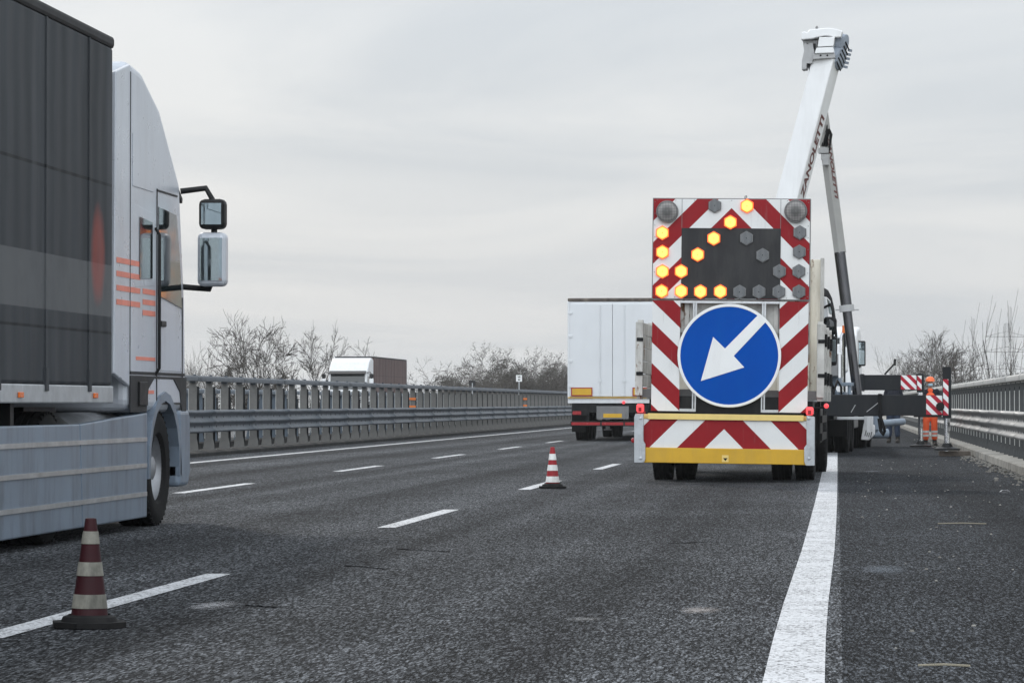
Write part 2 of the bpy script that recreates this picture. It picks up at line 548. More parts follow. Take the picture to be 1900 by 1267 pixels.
# ------------------------------------------------------------------ barriers
def make_barrier(label, x, side, y0, y1, step, mat, matpost, top=1.6, rail=True, group=None, slots=True, beamcol=None, reflect=(), rail_mat=None, edge_highlight=None):
    """side=+1: the road lies towards +X of the barrier"""
    root = thing("guard_barrier", label, "crash barrier", (x, y0, 0), 0, group)
    s = side
    Ln = y1 - y0
    # post: web across the road direction plus flanges, wavy shoulders, flared foot
    pm = MB()
    wd = .08
    zt = top - .1
    outline = [(-wd, .1), (-wd, .30), (-wd, zt - .16), (-wd * .86, zt - .09), (-wd * 1.02, zt - .05), (-wd * .55, zt), (-wd * .3, zt - .03), (0, zt),
               (wd * .3, zt - .03), (wd * .55, zt), (wd * 1.02, zt - .05), (wd * .86, zt - .09), (wd, zt - .16), (wd, .30), (wd, .1)]
    pm.prism(outline, 'y', 0, .012)
    # channel section open towards the road, shade in its black, highlight in its pale edge strip
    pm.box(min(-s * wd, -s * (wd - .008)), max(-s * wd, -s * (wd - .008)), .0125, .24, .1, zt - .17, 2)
    pm.box(-wd, wd, .241, .25, .1, zt - .12, 2)
    pm.box(-wd - .013, -wd - .001, -.012, .012, .33, zt - .18, 1)
    pm.prism([(-wd * 1.5, .1), (-wd * 1.35, .22), (-wd * 1.05, .33), (wd * 1.05, .33), (wd * 1.35, .22), (wd * 1.5, .1)], 'y', -.02, -.004)
    if rail: pm.box(min(s * (wd + .014), s * .14), max(s * (wd + .014), s * .14), .013, .075, .62, .78)
    pm.box(-wd * 1.7, wd * 1.7, -.06, .16, .1, .118)
    for q in (-1, 1):
        pm.cyl((q * wd * 1.3, -.03, .118), (q * wd * 1.3, -.03, .16), .014, n=6)
    p0 = pm.build("post", [matpost, edge_highlight or matpost, M_POSTSHADE], root)
    p0.location = (0, .3, 0)
    cnt = int((Ln - .6) / step)
    for i in range(1, min(cnt, 100)):
        c = p0.copy(); COL.objects.link(c); c.parent = root; c.location = (0, .3 + i * step, 0)
    # top beam
    tb = MB()
    pts = [(.075, 0), (.075, .075), (.05, .105), (0, .115), (-.05, .105), (-.075, .075), (-.075, 0)]
    tb.prism([(a, zt - .012 + b) for a, b in pts], 'y', 0, Ln)
    for i in range(cnt):
        yy = .3 + i * step
        for d in (-.06, .09):
            tb.cyl((.03 * s, yy + d, zt + .09), (.03 * s, yy + d, zt + .125), .018, n=6)
        for d in (-.05, .05):
            tb.box(-.06, .06, yy + d - .018, yy + d + .018, zt - .05, zt - .012)
        if i % 3 == 0: tb.prism([(a * 1.06, zt - .012 + b * 1.05) for a, b in pts], 'y', yy + .2, yy + .5)
    tb.build("top_beam", beamcol or mat, root, smooth=40)
    if rail:
        pr = [(0, .925), (.045, .915), (.075, .895), (.08, .875), (.068, .85), (.03, .815), (.02, .79), (.02, .765), (.035, .735), (.075, .70), (.082, .68), (.075, .66),
              (.03, .625), (.02, .60), (.02, .575), (.035, .545), (.075, .51), (.08, .49), (.07, .472), (.045, .465)]
        rb = MB()
        off = .13
        rnd = random.Random(int(abs(x) * 10))
        ys = []
        yy = 0.0
        while yy < Ln:
            ys.append((yy, 0)); ys.append((yy + 1.5, rnd.uniform(-.004, .006))); ys.append((yy + 3.0, rnd.uniform(-.006, .006)))
            ys.append((yy + 4.19, 0.0)); ys.append((yy + 4.2, .006)); ys.append((yy + 4.49, .006)); yy += 4.5
        n = len(pr)
        vs = [(s * (off + a + dx), yy, b + dx) for yy, dx in ys for a, b in pr] + [(s * (off + a + dx - .005), yy, b + dx) for yy, dx in ys for a, b in pr]
        h = len(ys) * n
        fs = []
        for k in range(len(ys) - 1):
            for i in range(n - 1):
                a = k * n + i
                fs.append((a, a + 1, a + n + 1, a + n)); fs.append((h + a, h + a + n, h + a + n + 1, h + a + 1))
        rb.add(vs, fs, 0)
        if slots:
            yy = .2
            while yy < min(Ln, 110):
                for zc, dz in ((.778, 0), (.588, 0)):
                    rb.box(min(s * (off + .021), s * (off + .0245)), max(s * (off + .021), s * (off + .0245)), yy - .022, yy + .022, zc - .022, zc + .014, 1)
                yy += .75
        rb.build("guard_rail", [rail_mat or mat, M_SLOT], root, smooth=50)
    else:
        lb = MB()
        for z in (.55, 1.0): lb.box(-.03, .03, 0, Ln, z - .06, z + .06)
        lb.build("lower_beam", mat, root)
    for yy, z0, z1 in reflect:
        q = MB().box(-.1, .1, yy - y0 - .06, yy - y0 - .04, z0, z1)
        o = q.build("reflector", M_ORANGE, root)
    return root


ST = 1.68
y0L = 38.0
YPOST = lambda Y, y0: y0 + .3 + round((Y - y0 - .3) / ST) * ST
ra = YPOST(at(774, 741, 1).y * 0 + 96.6, y0L)
rb_ = YPOST(132.5, y0L)
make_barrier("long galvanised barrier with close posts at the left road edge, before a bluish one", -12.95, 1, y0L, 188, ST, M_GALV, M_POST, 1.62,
             reflect=[(ra, .93, .99), (ra, 1.16, 1.23), (rb_, .93, 1.0), (rb_, 1.2, 1.28)], group=None, beamcol=m_galv("beam_left", (.075, .088, .105), .55, .3), rail_mat=m_galv("rail_left", (.10, .117, .138), .5, .4), edge_highlight=M_EDGELIGHT)
make_barrier("lower bluish steel barrier beyond the median gap, seen between the nearer barrier's posts", -15.9, -1, y0L, 188, 1.76, M_POSTB, M_POSTB, 1.42, slots=False)
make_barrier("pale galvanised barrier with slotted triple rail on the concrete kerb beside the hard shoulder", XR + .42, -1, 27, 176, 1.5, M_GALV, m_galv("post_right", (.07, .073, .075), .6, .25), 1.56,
             reflect=[(48.7, .93, 1.02)], beamcol=m_galv("beam_right", (.36, .36, .35), .6, .2), rail_mat=m_galv("rail_right", (.27, .27, .265), .5, .3), edge_highlight=M_EDGELIGHT)


# ------------------------------------------------------------------ wheels
_wh = {}


def wheel(parent, x, y, r=.5, wd=.28, side=1, rim=True, mats=None, rimmat=None):
    """wheel centred at (x,y,r); side = direction of the visible outer face"""
    key = (r, wd)
    if key not in _wh:
        h = wd / 2
        t = MB()
        pr = [(r * .56, -h * .72), (r * .62, -h * .92), (r * .80, -h), (r * .93, -h * .93), (r * .985, -h * .80), (r, -h * .66),
              (r, -h * .36), (r * .975, -h * .34), (r * .975, -h * .28), (r, -h * .26), (r, -.01), (r * .975, -.006), (r * .975, .006), (r, .01),
              (r, h * .26), (r * .975, h * .28), (r * .975, h * .34), (r, h * .36), (r, h * .66), (r * .985, h * .8), (r * .93, h * .93), (r * .8, h), (r * .62, h * .92), (r * .56, h * .72)]
        t.lathe(pr, 'x', n=40)
        for k in range(40):                     # shoulder lugs
            a = 2 * PI * k / 40
            for q in (-1, 1):
                M = Matrix.Rotation(a, 4, 'X')
                t.box(min(q * h * .68, q * h * .9), max(q * h * .68, q * h * .9), -.012, .012, r * .955, r * .998, 0, M)
        rm = MB()
        rm.lathe([(r * .57, h * .75), (r * .56, h * .5), (r * .5, h * .15), (r * .44, h * .05), (r * .34, h * .3), (r * .22, h * .34), (r * .2, h * .62), (r * .12, h * .72), (.001, h * .74)], 'x', n=32)
        for k in range(10):
            a = 2 * PI * k / 10
            c = (0, math.cos(a) * r * .28, math.sin(a) * r * .28)
            rm.cyl((h * .3, c[1], c[2]), (h * .42, c[1], c[2]), .017, n=6)
            a += PI / 10
            c = (0, math.cos(a) * r * .4, math.sin(a) * r * .4)
            rm.cyl((h * .14, c[1], c[2]), (h * .23, c[1], c[2]), .032, n=10, m=1)
        rm.lathe([(r * .57, -h * .7), (r * .3, -h * .6), (.001, -h * .6)], 'x', n=24, m=1)
        to = t.build("wheel", M_RUBBER, None, smooth=35)
        ro = rm.build("rim", [M_RIM, M_SLOT], None, smooth=40)
        _wh[key] = (to.data, ro.data)
        bpy.data.objects.remove(to); bpy.data.objects.remove(ro)
    td, rd = _wh[key]
    o = bpy.data.objects.new("wheel", td); COL.objects.link(o); o.parent = parent
    o.location = (x, y, r); o.rotation_euler = (random.uniform(0, .6), 0, 0 if side > 0 else PI)
    if rim:
        q = bpy.data.objects.new("rim", rd); COL.objects.link(q); q.parent = o
    return o


# ------------------------------------------------------------------ sign lorry
SY = 42.9
sign = thing("sign_truck", "road works lorry with lit amber arrow board and blue round arrow sign behind", "truck", (-1.43, SY, 0), -.02)
ROLL = .0135
PV = (1352.0, 760.0)
SC = SY / 5960.0
PVZ = CAMH + (748 - PV[1]) * SC
PVX = (PV[0] - 1553) * SC + 1.43
BODY = Matrix.Translation((PVX, 0, PVZ)) @ Matrix.Rotation(ROLL, 4, 'Y') @ Matrix.Translation((-PVX, 0, -PVZ))


def B(px, py):
    dx, dy = px - PV[0], py - PV[1]
    return (PVX + (dx + dy * ROLL) * SC, PVZ - (dy - dx * ROLL) * SC)


def bpoly(pts): return [B(*p) for p in pts]


def spart(name, mb, mats, parent=None, **k):
    if parent is None:
        return mb.build(name, mats, sign, M=BODY, **k)
    return mb.build(name, mats, parent, **k)


# arrow board
x0, zt = B(1212.7, 366); x1, zb = B(1501.5, 556)
x0b, _ = B(1211, 553)
cxB = (x0 + x1) / 2
half = 160 * .2526 * SC
# d = |x-c| - (zt - z): boundaries at 415 zoom px -> red outside
mB = stripes("arrow_board_stripes", half, -(415 * .2526 * SC) - zt + 20 * half, 1, 1, True)


def recenter(mb, cx):
    mb.v = [(a - cx, b, c) for a, b, c in mb.v]; return mb


board = recenter(MB().box(x0, x1, -.03, .05, zb, zt), cxB).build("arrow_board", mB, sign, M=BODY @ Matrix.Translation((cxB, 0, 0)), bevel=.004)
q = recenter(MB().box(x0 - .012, x1 + .012, -.024, .06, zt, zt + .012).box(x0 - .012, x1 + .012, -.024, .06, zb - .014, zb)
             .box(x0 - .012, x0 - .0, -.024, .06, zb, zt).box(x1, x1 + .012, -.024, .06, zb, zt), cxB).build("edge_frame", M_GREY, board)
a = B(1265, 421); b = B(1448, 553)
q = recenter(MB().box(a[0], b[0], -.036, -.031, b[1] - .01, a[1]), cxB).build("dark_panel", M_PANELD, board)
sm = MB()
for px in (1265.5, 1449.5):
    xx = B(px, 400)[0]; sm.box(xx - .003, xx + .003, -.033, -.031, a[1], zt)
for k in range(9):
    zz_ = zb + .04 + k * (zt - zb - .08) / 8
    for xx in (x0 + .02, x1 - .02): sm.cyl((xx, -.0345, zz_), (xx, -.031, zz_), .006, n=6)
    xx = x0 + .05 + k * (x1 - x0 - .1) / 8
    for zz_ in (zb + .018, zt - .018): sm.cyl((xx, -.0345, zz_), (xx, -.031, zz_), .006, n=6)
recenter(sm, cxB).build("panel_seam", M_GREY, board)
q = MB()
hk = B(1383, 366)
q.tube([(hk[0] - cxB, .0, zt + .005), (hk[0] - cxB, 0, zt + .045), (hk[0] - cxB + .02, 0, zt + .05), (hk[0] - cxB + .02, 0, zt + .02)], .006, 6).build("hook", M_BLACK, board)

hexp = lambda R: [(R * math.sin(PI / 3 * k), R * math.cos(PI / 3 * k)) for k in range(6)]
LIT = [(1387, 381), (1356, 411), (1325, 441), (1295, 471), (1264, 502), (1229, 430), (1229, 466), (1229, 502), (1227.5, 539), (1264, 539), (1300, 540), (1337, 540)]
OFF = [(1327, 380), (1386, 441), (1416, 473), (1447, 503), (1485, 431), (1484, 467), (1483, 503), (1483, 541), (1373, 541), (1409, 541), (1446, 541)]
RH = 12.4 * SC
for lit, pts in ((True, LIT), (False, OFF)):
    base = None
    for p in pts:
        lx, lz = B(*p)
        if base is None:
            mb = MB()
            mb.prism(hexp(RH * 1.10), 'y', -.055, -.033, 1)
            mb.prism(hexp(RH * .97), 'y', -.064, -.0555, 0)
            mb.cyl((0, -.068, 0), (0, -.062, 0), RH * .08, n=8, m=2)
            base = mb.build("lamp", [M_LIT if lit else M_OFF, M_LITRIM if lit else M_GREY, M_AMBER if lit else M_SLOT], board)
            o = base
        else:
            o = base.copy(); COL.objects.link(o); o.parent = board
        o.location = (lx - cxB, 0, lz)
for p, r_ in (((1238.5, 390.5), 20.6), ((1477.5, 391.5), 21.3)):
    lx, lz = B(*p)
    mb = MB().lathe([(r_ * SC, -.033), (r_ * SC, -.09), (r_ * SC * .96, -.098), (r_ * SC * .93, -.094)], 'y', (lx - cxB, 0, lz), 40, 1)
    mb.lathe([(r_ * SC * .93, -.094), (r_ * SC * .6, -.108), (r_ * SC * .3, -.114), (.001, -.116)], 'y', (lx - cxB, 0, lz), 40, 0)
    mb.build("round_lamp", [M_ROUND, M_GREY], board, smooth=40)

# striped side panels
per = 152.5 * .2526 * SC
zl = B(1208, 634)[1]
xl0, zpt = B(1211, 555); xl1, zpb = B(1257, 764); xl0b, _ = B(1207, 761)
xl0, xl1 = B(1208.5, 660)[0], B(1261, 660)[0]
zpt = B(1235, 554.5)[1] - .012; zpb = B(1235, 762.5)[1]
# left: d = (zl - z) - .95*(x-xl0): at d in [0,per] white
mL = stripes("side_panel_stripes_left", per, -.0 + 20 * per + .0, .95, 1, False)
lp = MB().box(0, xl1 - xl0, -.02, .02, zpb - zl, zpt - zl)
lp.build("striped_panel", mL, sign, M=BODY @ Matrix.Translation((xl0, 0, zl)), bevel=.003)
xr0, xr1 = B(1446, 660)[0], B(1499.5, 660)[0]
zr = B(1500, 638)[1]
mR = stripes("side_panel_stripes_right", per, 20 * per, -.95, 1, False)
lp = MB().box(xr0 - xr1, 0, -.02, .02, zpb - zr, zpt - zr)
lp.build("striped_panel", mR, sign, M=BODY @ Matrix.Translation((xr1, 0, zr)), bevel=.003)

# aluminium frame behind the sign
fr = MB()
for px in (1289, 1417.5):
    xx = B(px, 660)[0]
    for d in (-.022, .012): fr.box(xx + d - .009, xx + d + .009, -.015, .03, zpb + .0, zpt)
    fr.box(xx - .032, xx + .022, .03, .05, zpb, zpt)
fr.box(xl1 + .003, B(1291, 660)[0], -.012, .02, zpb - .002, zpb + .035)
fr.box(B(1416, 660)[0], xr0 - .003, -.012, .02, zpb - .002, zpb + .035)
fr.box(xl1 + .003, xr0 - .003, -.012, .02, zpt - .03, zpt)
spart("sign_frame", fr, M_ALU)
# blue disc
dcx, dcz = B(1353.5, 659.5)
RD = 96.5 * SC
disc = MB().lathe([(.001, -.055), (RD * .945, -.055), (RD * .945, -.05)], 'y', (dcx, 0, dcz), 72).build("round_sign", M_BLUE, sign, M=BODY)
MB().lathe([(RD * .945, -.05), (RD * .945, -.06), (RD * .99, -.06), (RD, -.055), (RD, -.03), (.001, -.03)], 'y', (dcx, 0, dcz), 72).build("sign_rim", M_SIGNW, disc)
arrow = [(1300.7, 706.6), (1323.7, 624.5), (1345.7, 646.2), (1407.5, 583.8), (1421.4, 597.1), (1362, 660), (1381.5, 681.3)]
MB().prism(bpoly(arrow), 'y', -.062, -.0555).build("arrow", M_SIGNW, disc)

# rear bumper board
xb0, zb1 = B(1194, 777); xb1, zb0 = B(1497, 834)
xbc = B(1344.5, 797)[0]
hb = 203 * .2526 * SC
zap = B(1344.5, 796)[1]
# d = |x| + (z - zap): white when d<0 -> with fract>.5 for negative: off = 20*hb
mS = stripes("bumper_stripes", hb, 20 * hb, 1, 1, True)
bp = MB().box(xb0 - xbc, xb1 - xbc, -.16, -.13, zb0 - zap, zb1 - zap)
bp.build("bumper_board", mS, sign, M=BODY @ Matrix.Translation((xbc, 0, zap)), bevel=.003)
yb = MB().box(B(1196, 800)[0], B(1497, 800)[0], -.2, -.1, B(1346, 860)[1], zb0)
ybo = spart("bumper_beam", yb, M_YELLOW, bevel=.008)
a = B(1341, 844); b = B(1353, 857)
st = MB().box(a[0], b[0], -.203, -.2005, b[1], a[1])
st.prism(bpoly([(1343, 849.5), (1351.5, 849.5), (1347.2, 855)]), 'y', -.2055, -.2035, 1)
st.build("sticker", [M_YELLOWL, M_SLOT], ybo)
yt = MB().box(B(1203, 773)[0], B(1492, 773)[0], -.19, -.1, zb1 - .002, B(1346, 768.5)[1]).box(B(1180, 773)[0], B(1510, 773)[0], -.12, -.08, zb1 + .004, B(1346, 770)[1])
spart("bumper_top_rail", yt, M_YELLOWL, bevel=.004)
for sg, pl in ((1, [(1180, 768), (1195, 768), (1195, 818), (1198.5, 824), (1198.5, 852), (1196, 858), (1178, 858), (1178, 774)]),
               (-1, [(1512, 773), (1497.5, 771), (1497.5, 824), (1493, 830), (1493, 856), (1496, 863), (1512, 863), (1512.5, 780)])):
    br = MB().prism(bpoly(pl), 'y', -.23, -.07)
    cxx = sum(p[0] for p in pl) / len(pl)
    for py in (776, 850):
        c = B(cxx, py); br.lathe([(.022, -.23), (.02, -.242), (.001, -.246)], 'y', (c[0], 0, c[1]), 12)
    c0 = B(cxx, 843); br.box(c0[0] - .012, c0[0] + .012, -.237, -.23, c0[1] - .05, c0[1] + .1)
    spart("bumper_bracket", br, M_BRACKET, bevel=.006)
    lc = B(1188.5 if sg > 0 else 1503, 757 if sg > 0 else 762.5)
    lm = MB().box(lc[0] - .05, lc[0] + .05, -.2, -.1, lc[1] - .055, lc[1] + .055)
    lo = spart("position_lamp", lm, M_REDL, bevel=.025, segs=4)
    MB().box(lc[0] - .022, lc[0] + .022, -.206, -.201, lc[1] - .045, lc[1] + .01).build("lamp_core", M_REDPL, lo, bevel=.005)
ml = MB()
c = B(1176, 817); ml.lathe([(.001, -.06), (.03, -.055), (.035, -.03), (.03, 0), (.001, 0)], 'y', (c[0] - .005, -.1, c[1]), 16)
spart("side_marker", ml, M_REDPL, smooth=40)
c0 = B(1508, 757); c1 = B(1533, 753)
ar = MB().tube([(c0[0] - .02, .15, c0[1] - .02), (c0[0] + .07, .12, c0[1] - .0), (c1[0], .1, c1[1] - .01)], [.022, .018, .022], 8)
aro = spart("marker_arm", ar, M_RUBBER, smooth=50)
MB().lathe([(.001, -.035), (.026, -.03), (.033, -.01), (.033, .03), (.001, .03)], 'y', (c1[0], .06, c1[1]), 16).build("marker_lamp", M_REDL, aro, smooth=50)

# load bed: tailgate, dropsides with stakes, tall headboard
bx0, bx1 = -1.24, 1.20
bd = MB().box(bx0, bx1, .18, 5.4, 1.12, 1.24)
spart("bed_floor", bd, M_GREY)
tg = MB().box(-1.05, 1.05, .12, .17, 1.62, 2.5)
for xx in (-.6, 0, .6): tg.box(xx - .03, xx + .03, .09, .119, 1.62, 2.5)
tg.box(-1.05, 1.05, .085, .118, 2.0, 2.05)
spart("tailgate", tg, M_DIRTYW, bevel=.004)
for sg in (-1, 1):
    xx = bx0 if sg < 0 else bx1
    ds = MB()
    for k in range(5):
        z0 = 1.27 + k * .175
        ds.box(min(xx, xx - sg * .03), max(xx, xx - sg * .03), .2, 5.3, z0, z0 + .168)
    for k in range(4):
        yy = .16 + k * 1.7
        ds.box(min(xx + sg * .03, xx - sg * .045), max(xx + sg * .03, xx - sg * .045), yy, yy + .09, 1.1, 2.17)
        for zz in (1.42, 1.95):
            ds.cyl((xx + sg * .03, yy - .015, zz - .09), (xx + sg * .03, yy - .015, zz + .09), .02, n=8, m=1)
            ds.box(xx - .05, xx + .05, yy - .04, yy + .0, zz - .03, zz + .02, 1)
    ds.box(xx - .05, xx + .05, .1, .16, 1.15, 2.14, 0)
    ds.box(xx - .035, xx + .055, .085, .1, 1.88, 1.93, 1)
    ds.box(xx - .035, xx + .055, .085, .1, 1.42, 1.47, 1)
    spart("side_board", ds, [M_DIRTYW, M_BLACK], bevel=.006)
hb_ = MB()
n = 14
bh1 = 1.07
for k in range(n):
    a = bx0 + (bh1 - bx0) * k / n
    b = bx0 + (bh1 - bx0) * (k + 1) / n
    hb_.box(a, b - .001, 5.40 + (.035 if k % 2 else 0), 5.47, 1.25, 3.24)
hb_.box(bh1 - .02, bh1 + .035, 5.36, 5.5, 1.2, 3.26, 1)
hb_.box(bx0 - .035, bx0 + .02, 5.36, 5.5, 1.2, 3.26, 1)
spart("headboard", hb_, [M_CREAM, M_DIRTYW], bevel=.006)
ch = MB()
for xx in (-.45, .41): ch.box(xx - .04, xx + .08, -.05, 7.4, .62, .9)
for yy in (.3, 1.2, 3.2, 5): ch.box(-.5, .5, yy, yy + .1, .66, .86)
ch.box(-1.1, 1.1, .2, 5.2, .92, 1.1)
ch.box(-.95, .95, .02, .1, .62, 1.15)
spart("chassis", ch, M_BLACK)
ax = MB().cyl((-.9, 1.5, .47), (.9, 1.5, .47), .08).lathe([(.05, -.22), (.17, -.18), (.24, -.06), (.24, .06), (.17, .18), (.05, .22)], 'x', (0, 1.5, .47), 20)
ax.build("axle", M_BLACK, sign, smooth=40)
for xx, sd_ in ((-1.0, -1), (-.69, -1), (.64, 1), (.96, 1)): wheel(sign, xx, 1.5, .47, .275, sd_)
for xx, sd_ in ((-1.0, -1), (1.0, 1)): wheel(sign, xx, 6.7, .47, .28, sd_)
for xx in (-.85, .8):
    mf = MB()
    pts = [(1.5 + .58 * math.cos(a), .5 + .58 * math.sin(a)) for a in [PI * k / 10 for k in range(11)]]
    pin = [(1.5 + .56 * math.cos(a), .5 + .56 * math.sin(a)) for a in [PI * k / 10 for k in range(10, -1, -1)]]
    mf.prism(pts + pin, 'x', xx - .34, xx + .34)
    spart("mudguard", mf, M_RUBBER)
for sgn in (-1, 1):
    sg_ = MB()
    for z in (.55, .8): sg_.box(sgn * 1.16 - .02, sgn * 1.16 + .02, 2.3, 5.0, z, z + .1)
    for yy in (2.5, 4.8): sg_.box(sgn * 1.12 - .02, sgn * 1.12 + .02, yy, yy + .06, .5, 1.12)
    spart("side_guard", sg_, M_BLACK)
    spart("under_box", MB().box(min(sgn * .62, sgn * 1.14), max(sgn * .62, sgn * 1.14), 2.8, 4.2, .5, 1.0), M_BLACK, bevel=.02)
# cab (front of the lorry, seen past the headboard)
cab = MB().prism([(5.65, .8), (7.7, .8), (7.82, 1.1), (7.8, 1.7), (7.45, 2.5), (7.15, 2.8), (6.6, 2.9), (5.8, 2.9), (5.65, 2.8)], 'x', -1.13, 1.03)
cabo = spart("cab", cab, M_WHITE, bevel=.07, segs=3)
cw = MB()
cw.prism([(6.2, 1.72), (7.35, 1.72), (7.28, 2.0), (6.95, 2.6), (6.2, 2.6)], 'x', 1.025, 1.04)
cw.prism([(6.2, 1.72), (7.35, 1.72), (7.28, 2.0), (6.95, 2.6), (6.2, 2.6)], 'x', -1.14, -1.125)
cw.build("side_window", M_GLASSD, cabo)
dk = MB().prism([(5.66, 2.62), (5.7, 2.86), (5.85, 2.93), (6.6, 2.93), (7.2, 2.83), (7.5, 2.5), (7.0, 2.64), (5.7, 2.64)], 'x', .98, 1.055)
dk.build("roof_edge_trim", M_PANELD, cabo)
MI0 = 0
# cluster of black mirrors on the right door
mi = MB().tube([(1.03, 7.25, 2.55), (1.17, 7.1, 2.62), (1.21, 7.05, 2.5), (1.21, 7.07, 1.75), (1.19, 7.1, 1.66), (1.03, 7.3, 1.7)], .02, 8)
mio = spart("mirror_arm", mi, M_BLACK, smooth=50)
MB().box(1.095, 1.28, 6.98, 7.12, 1.66, 2.12).build("mirror", M_BLACK, mio, bevel=.045, segs=4)
MB().box(1.12, 1.255, 6.972, 6.979, 1.72, 2.06).build("mirror_glass", M_MIRROR, mio, bevel=.002)
MB().box(1.06, 1.27, 6.98, 7.14, 2.14, 2.42).build("wide_angle_mirror", M_BLACK, mio, bevel=.06, segs=4)
MB().ell((1.16, 6.975, 2.28), (.075, .012, .1)).build("mirror_glass", M_GLASSD, mio, smooth=60)
SI = (Matrix.Translation((-1.43, SY, 0)) @ Matrix.Rotation(-.02, 4, 'Z')).inverted()
sp_ = lambda pts, Y=50.2: [((SI @ at(x, y, Y)).x, (SI @ at(x, y, Y)).z) for x, y in pts]
fr2 = MB().prism(sp_([(1522, 531), (1527, 533), (1534, 537), (1541, 551), (1546, 572), (1550, 600), (1552, 622), (1551, 646), (1547, 648), (1547, 610), (1544, 586), (1538, 556), (1531, 549), (1522, 548)]), 'y', 7.25, 7.4)
cabo2 = fr2.build("door_frame", M_PANELD, cabo, bevel=.012)
MB().prism(sp_([(1522, 549), (1530, 550), (1534, 570), (1536, 600), (1535, 640), (1532, 650), (1522, 652)]), 'y', 7.2, 7.27).build("door", M_WHITE, cabo, bevel=.012)
MB().prism(sp_([(1531, 551), (1537, 557), (1543, 584), (1536, 580), (1533, 562)]), 'y', 7.28, 7.3).build("quarter_window", M_MIRROR, cabo)
mi2 = MB().tube([(-1.13, 7.25, 2.5), (-1.34, 7.1, 2.55), (-1.36, 7.05, 2.4)], .02, 8)
mo2 = spart("mirror_arm", mi2, M_BLACK)
MB().box(-1.43, -1.25, 6.98, 7.12, 1.7, 2.35).build("mirror", M_BLACK, mo2, bevel=.03)


# ------------------------------------------------------------------ crane lorry (under-bridge access crane)
CR = thing("crane_truck", "white crane lorry with raised boom and black outriggers spread over the hard shoulder", "crane truck", (0.02, 65.0, 0), -.062)
CRI = (Matrix.Translation((.02, 65.0, 0)) @ Matrix.Rotation(-.062, 4, 'Z')).inverted()


def cl(px, py, Y): return CRI @ at(px, py, Y)


def cpart(name, mb, mats, parent=None, **k): return mb.build(name, mats, parent or CR, **k)


# local frame: x=0 right flank, x=-2.5 left flank, y forward
ch = MB()
for xx in (-1.75, -.85): ch.box(xx, xx + .12, -.2, 15.2, .75, 1.08)
for yy in (.6, 2.5, 5, 7.5, 10, 12.5): ch.box(-1.75, -.73, yy, yy + .12, .8, 1.05)
cpart("chassis", ch, M_BLACK)
dkm = MB().box(-2.45, -.05, .5, 12.3, 1.12, 1.22).box(-.3, -.04, 3.0, 9.5, 1.221, 1.30)
cpart("deck", dkm, M_BLUEG, bevel=.01)
for yy in (4.2, 5.6, 11.2, 13.3):
    for xx, sd_ in ((-.18, 1), (-2.32, -1)): wheel(CR, xx, yy, .52, .32, sd_)
    if yy < 8:
        for xx, sd_ in ((-.52, 1), (-1.98, -1)): wheel(CR, xx, yy, .52, .3, sd_)
for yy in (4.2, 5.6, 11.2, 13.3):
    for xa in (-.36, -2.48):
        po = [(yy + .64 * math.cos(a), .56 + .62 * math.sin(a)) for a in [PI * (.12 + .76 * k / 8) for k in range(9)]]
        pi_ = [(yy + .61 * math.cos(a), .56 + .59 * math.sin(a)) for a in [PI * (.12 + .76 * k / 8) for k in range(8, -1, -1)]]
        cpart("mudguard", MB().prism(po + pi_, 'x', xa, xa + .36), M_BLACK)
for xa, xb in ((-.55, -.06), (-2.42, -1.9)):
    cpart("tool_box", MB().box(xa, xb, 6.9, 8.4, .5, 1.02), M_GREY, bevel=.03)
mudf = MB().box(-.42, -.02, 3.45, 3.47, .35, .95)
cpart("mudflap", mudf, M_RUBBER)
# grey cabinet, white post bracket and stepped deck rail on the right flank
a = cl(1526, 697, 66.5); b = cl(1557, 656, 66.5)
cab_ = MB().box(a.x, b.x, 1.2, 2.6, 1.62, 2.08)
co = cpart("equipment_cabinet", cab_, M_GREY, bevel=.02)
st_ = MB().box(b.x + .002, b.x + .05, 1.2, 1.3, 1.58, 2.1).box(a.x, b.x - .1, 1.18, 2.6, 2.082, 2.12)
st_.build("cabinet_edge", M_WHITE2, co, bevel=.006)
br = MB()
p1 = cl(1526, 700, 66); p2 = cl(1539, 693, 66); p3 = cl(1538, 733, 66); p4 = cl(1520, 733, 66)
br.prism([(p1.x, p1.z), (p2.x, p2.z), (p3.x, p3.z), (p4.x, p4.z)], 'y', .8, 1.0)
cpart("white_gusset", br, M_WHITE2, bevel=.01)
led = MB()
a = cl(1540, 716, 68); b = cl(1584, 700, 68)
led.box(a.x, b.x, 2.2, 3.4, a.z, a.z + .07).box(a.x, a.x + .24, 2.3, 3.2, a.z + .07, b.z + .02)
led.tube([(a.x + .1, 2.3, a.z), (a.x + .25, 2.3, 1.15)], .03, 6).tube([(b.x - .05, 2.3, a.z), (b.x - .05, 2.3, 1.15)], .04, 6)
cpart("step_ledge", led, M_BLUEG, bevel=.01)

# outriggers
BLK2 = paint("outrigger_black", (.014, .0155, .018), .55, 0, .15, 3, (.03, .03, .03), .5)
mO = stripes("outrigger_stripes", .115, 20 * .115, 1, 1, False, (.42, .02, .04), (.8, .8, .79))


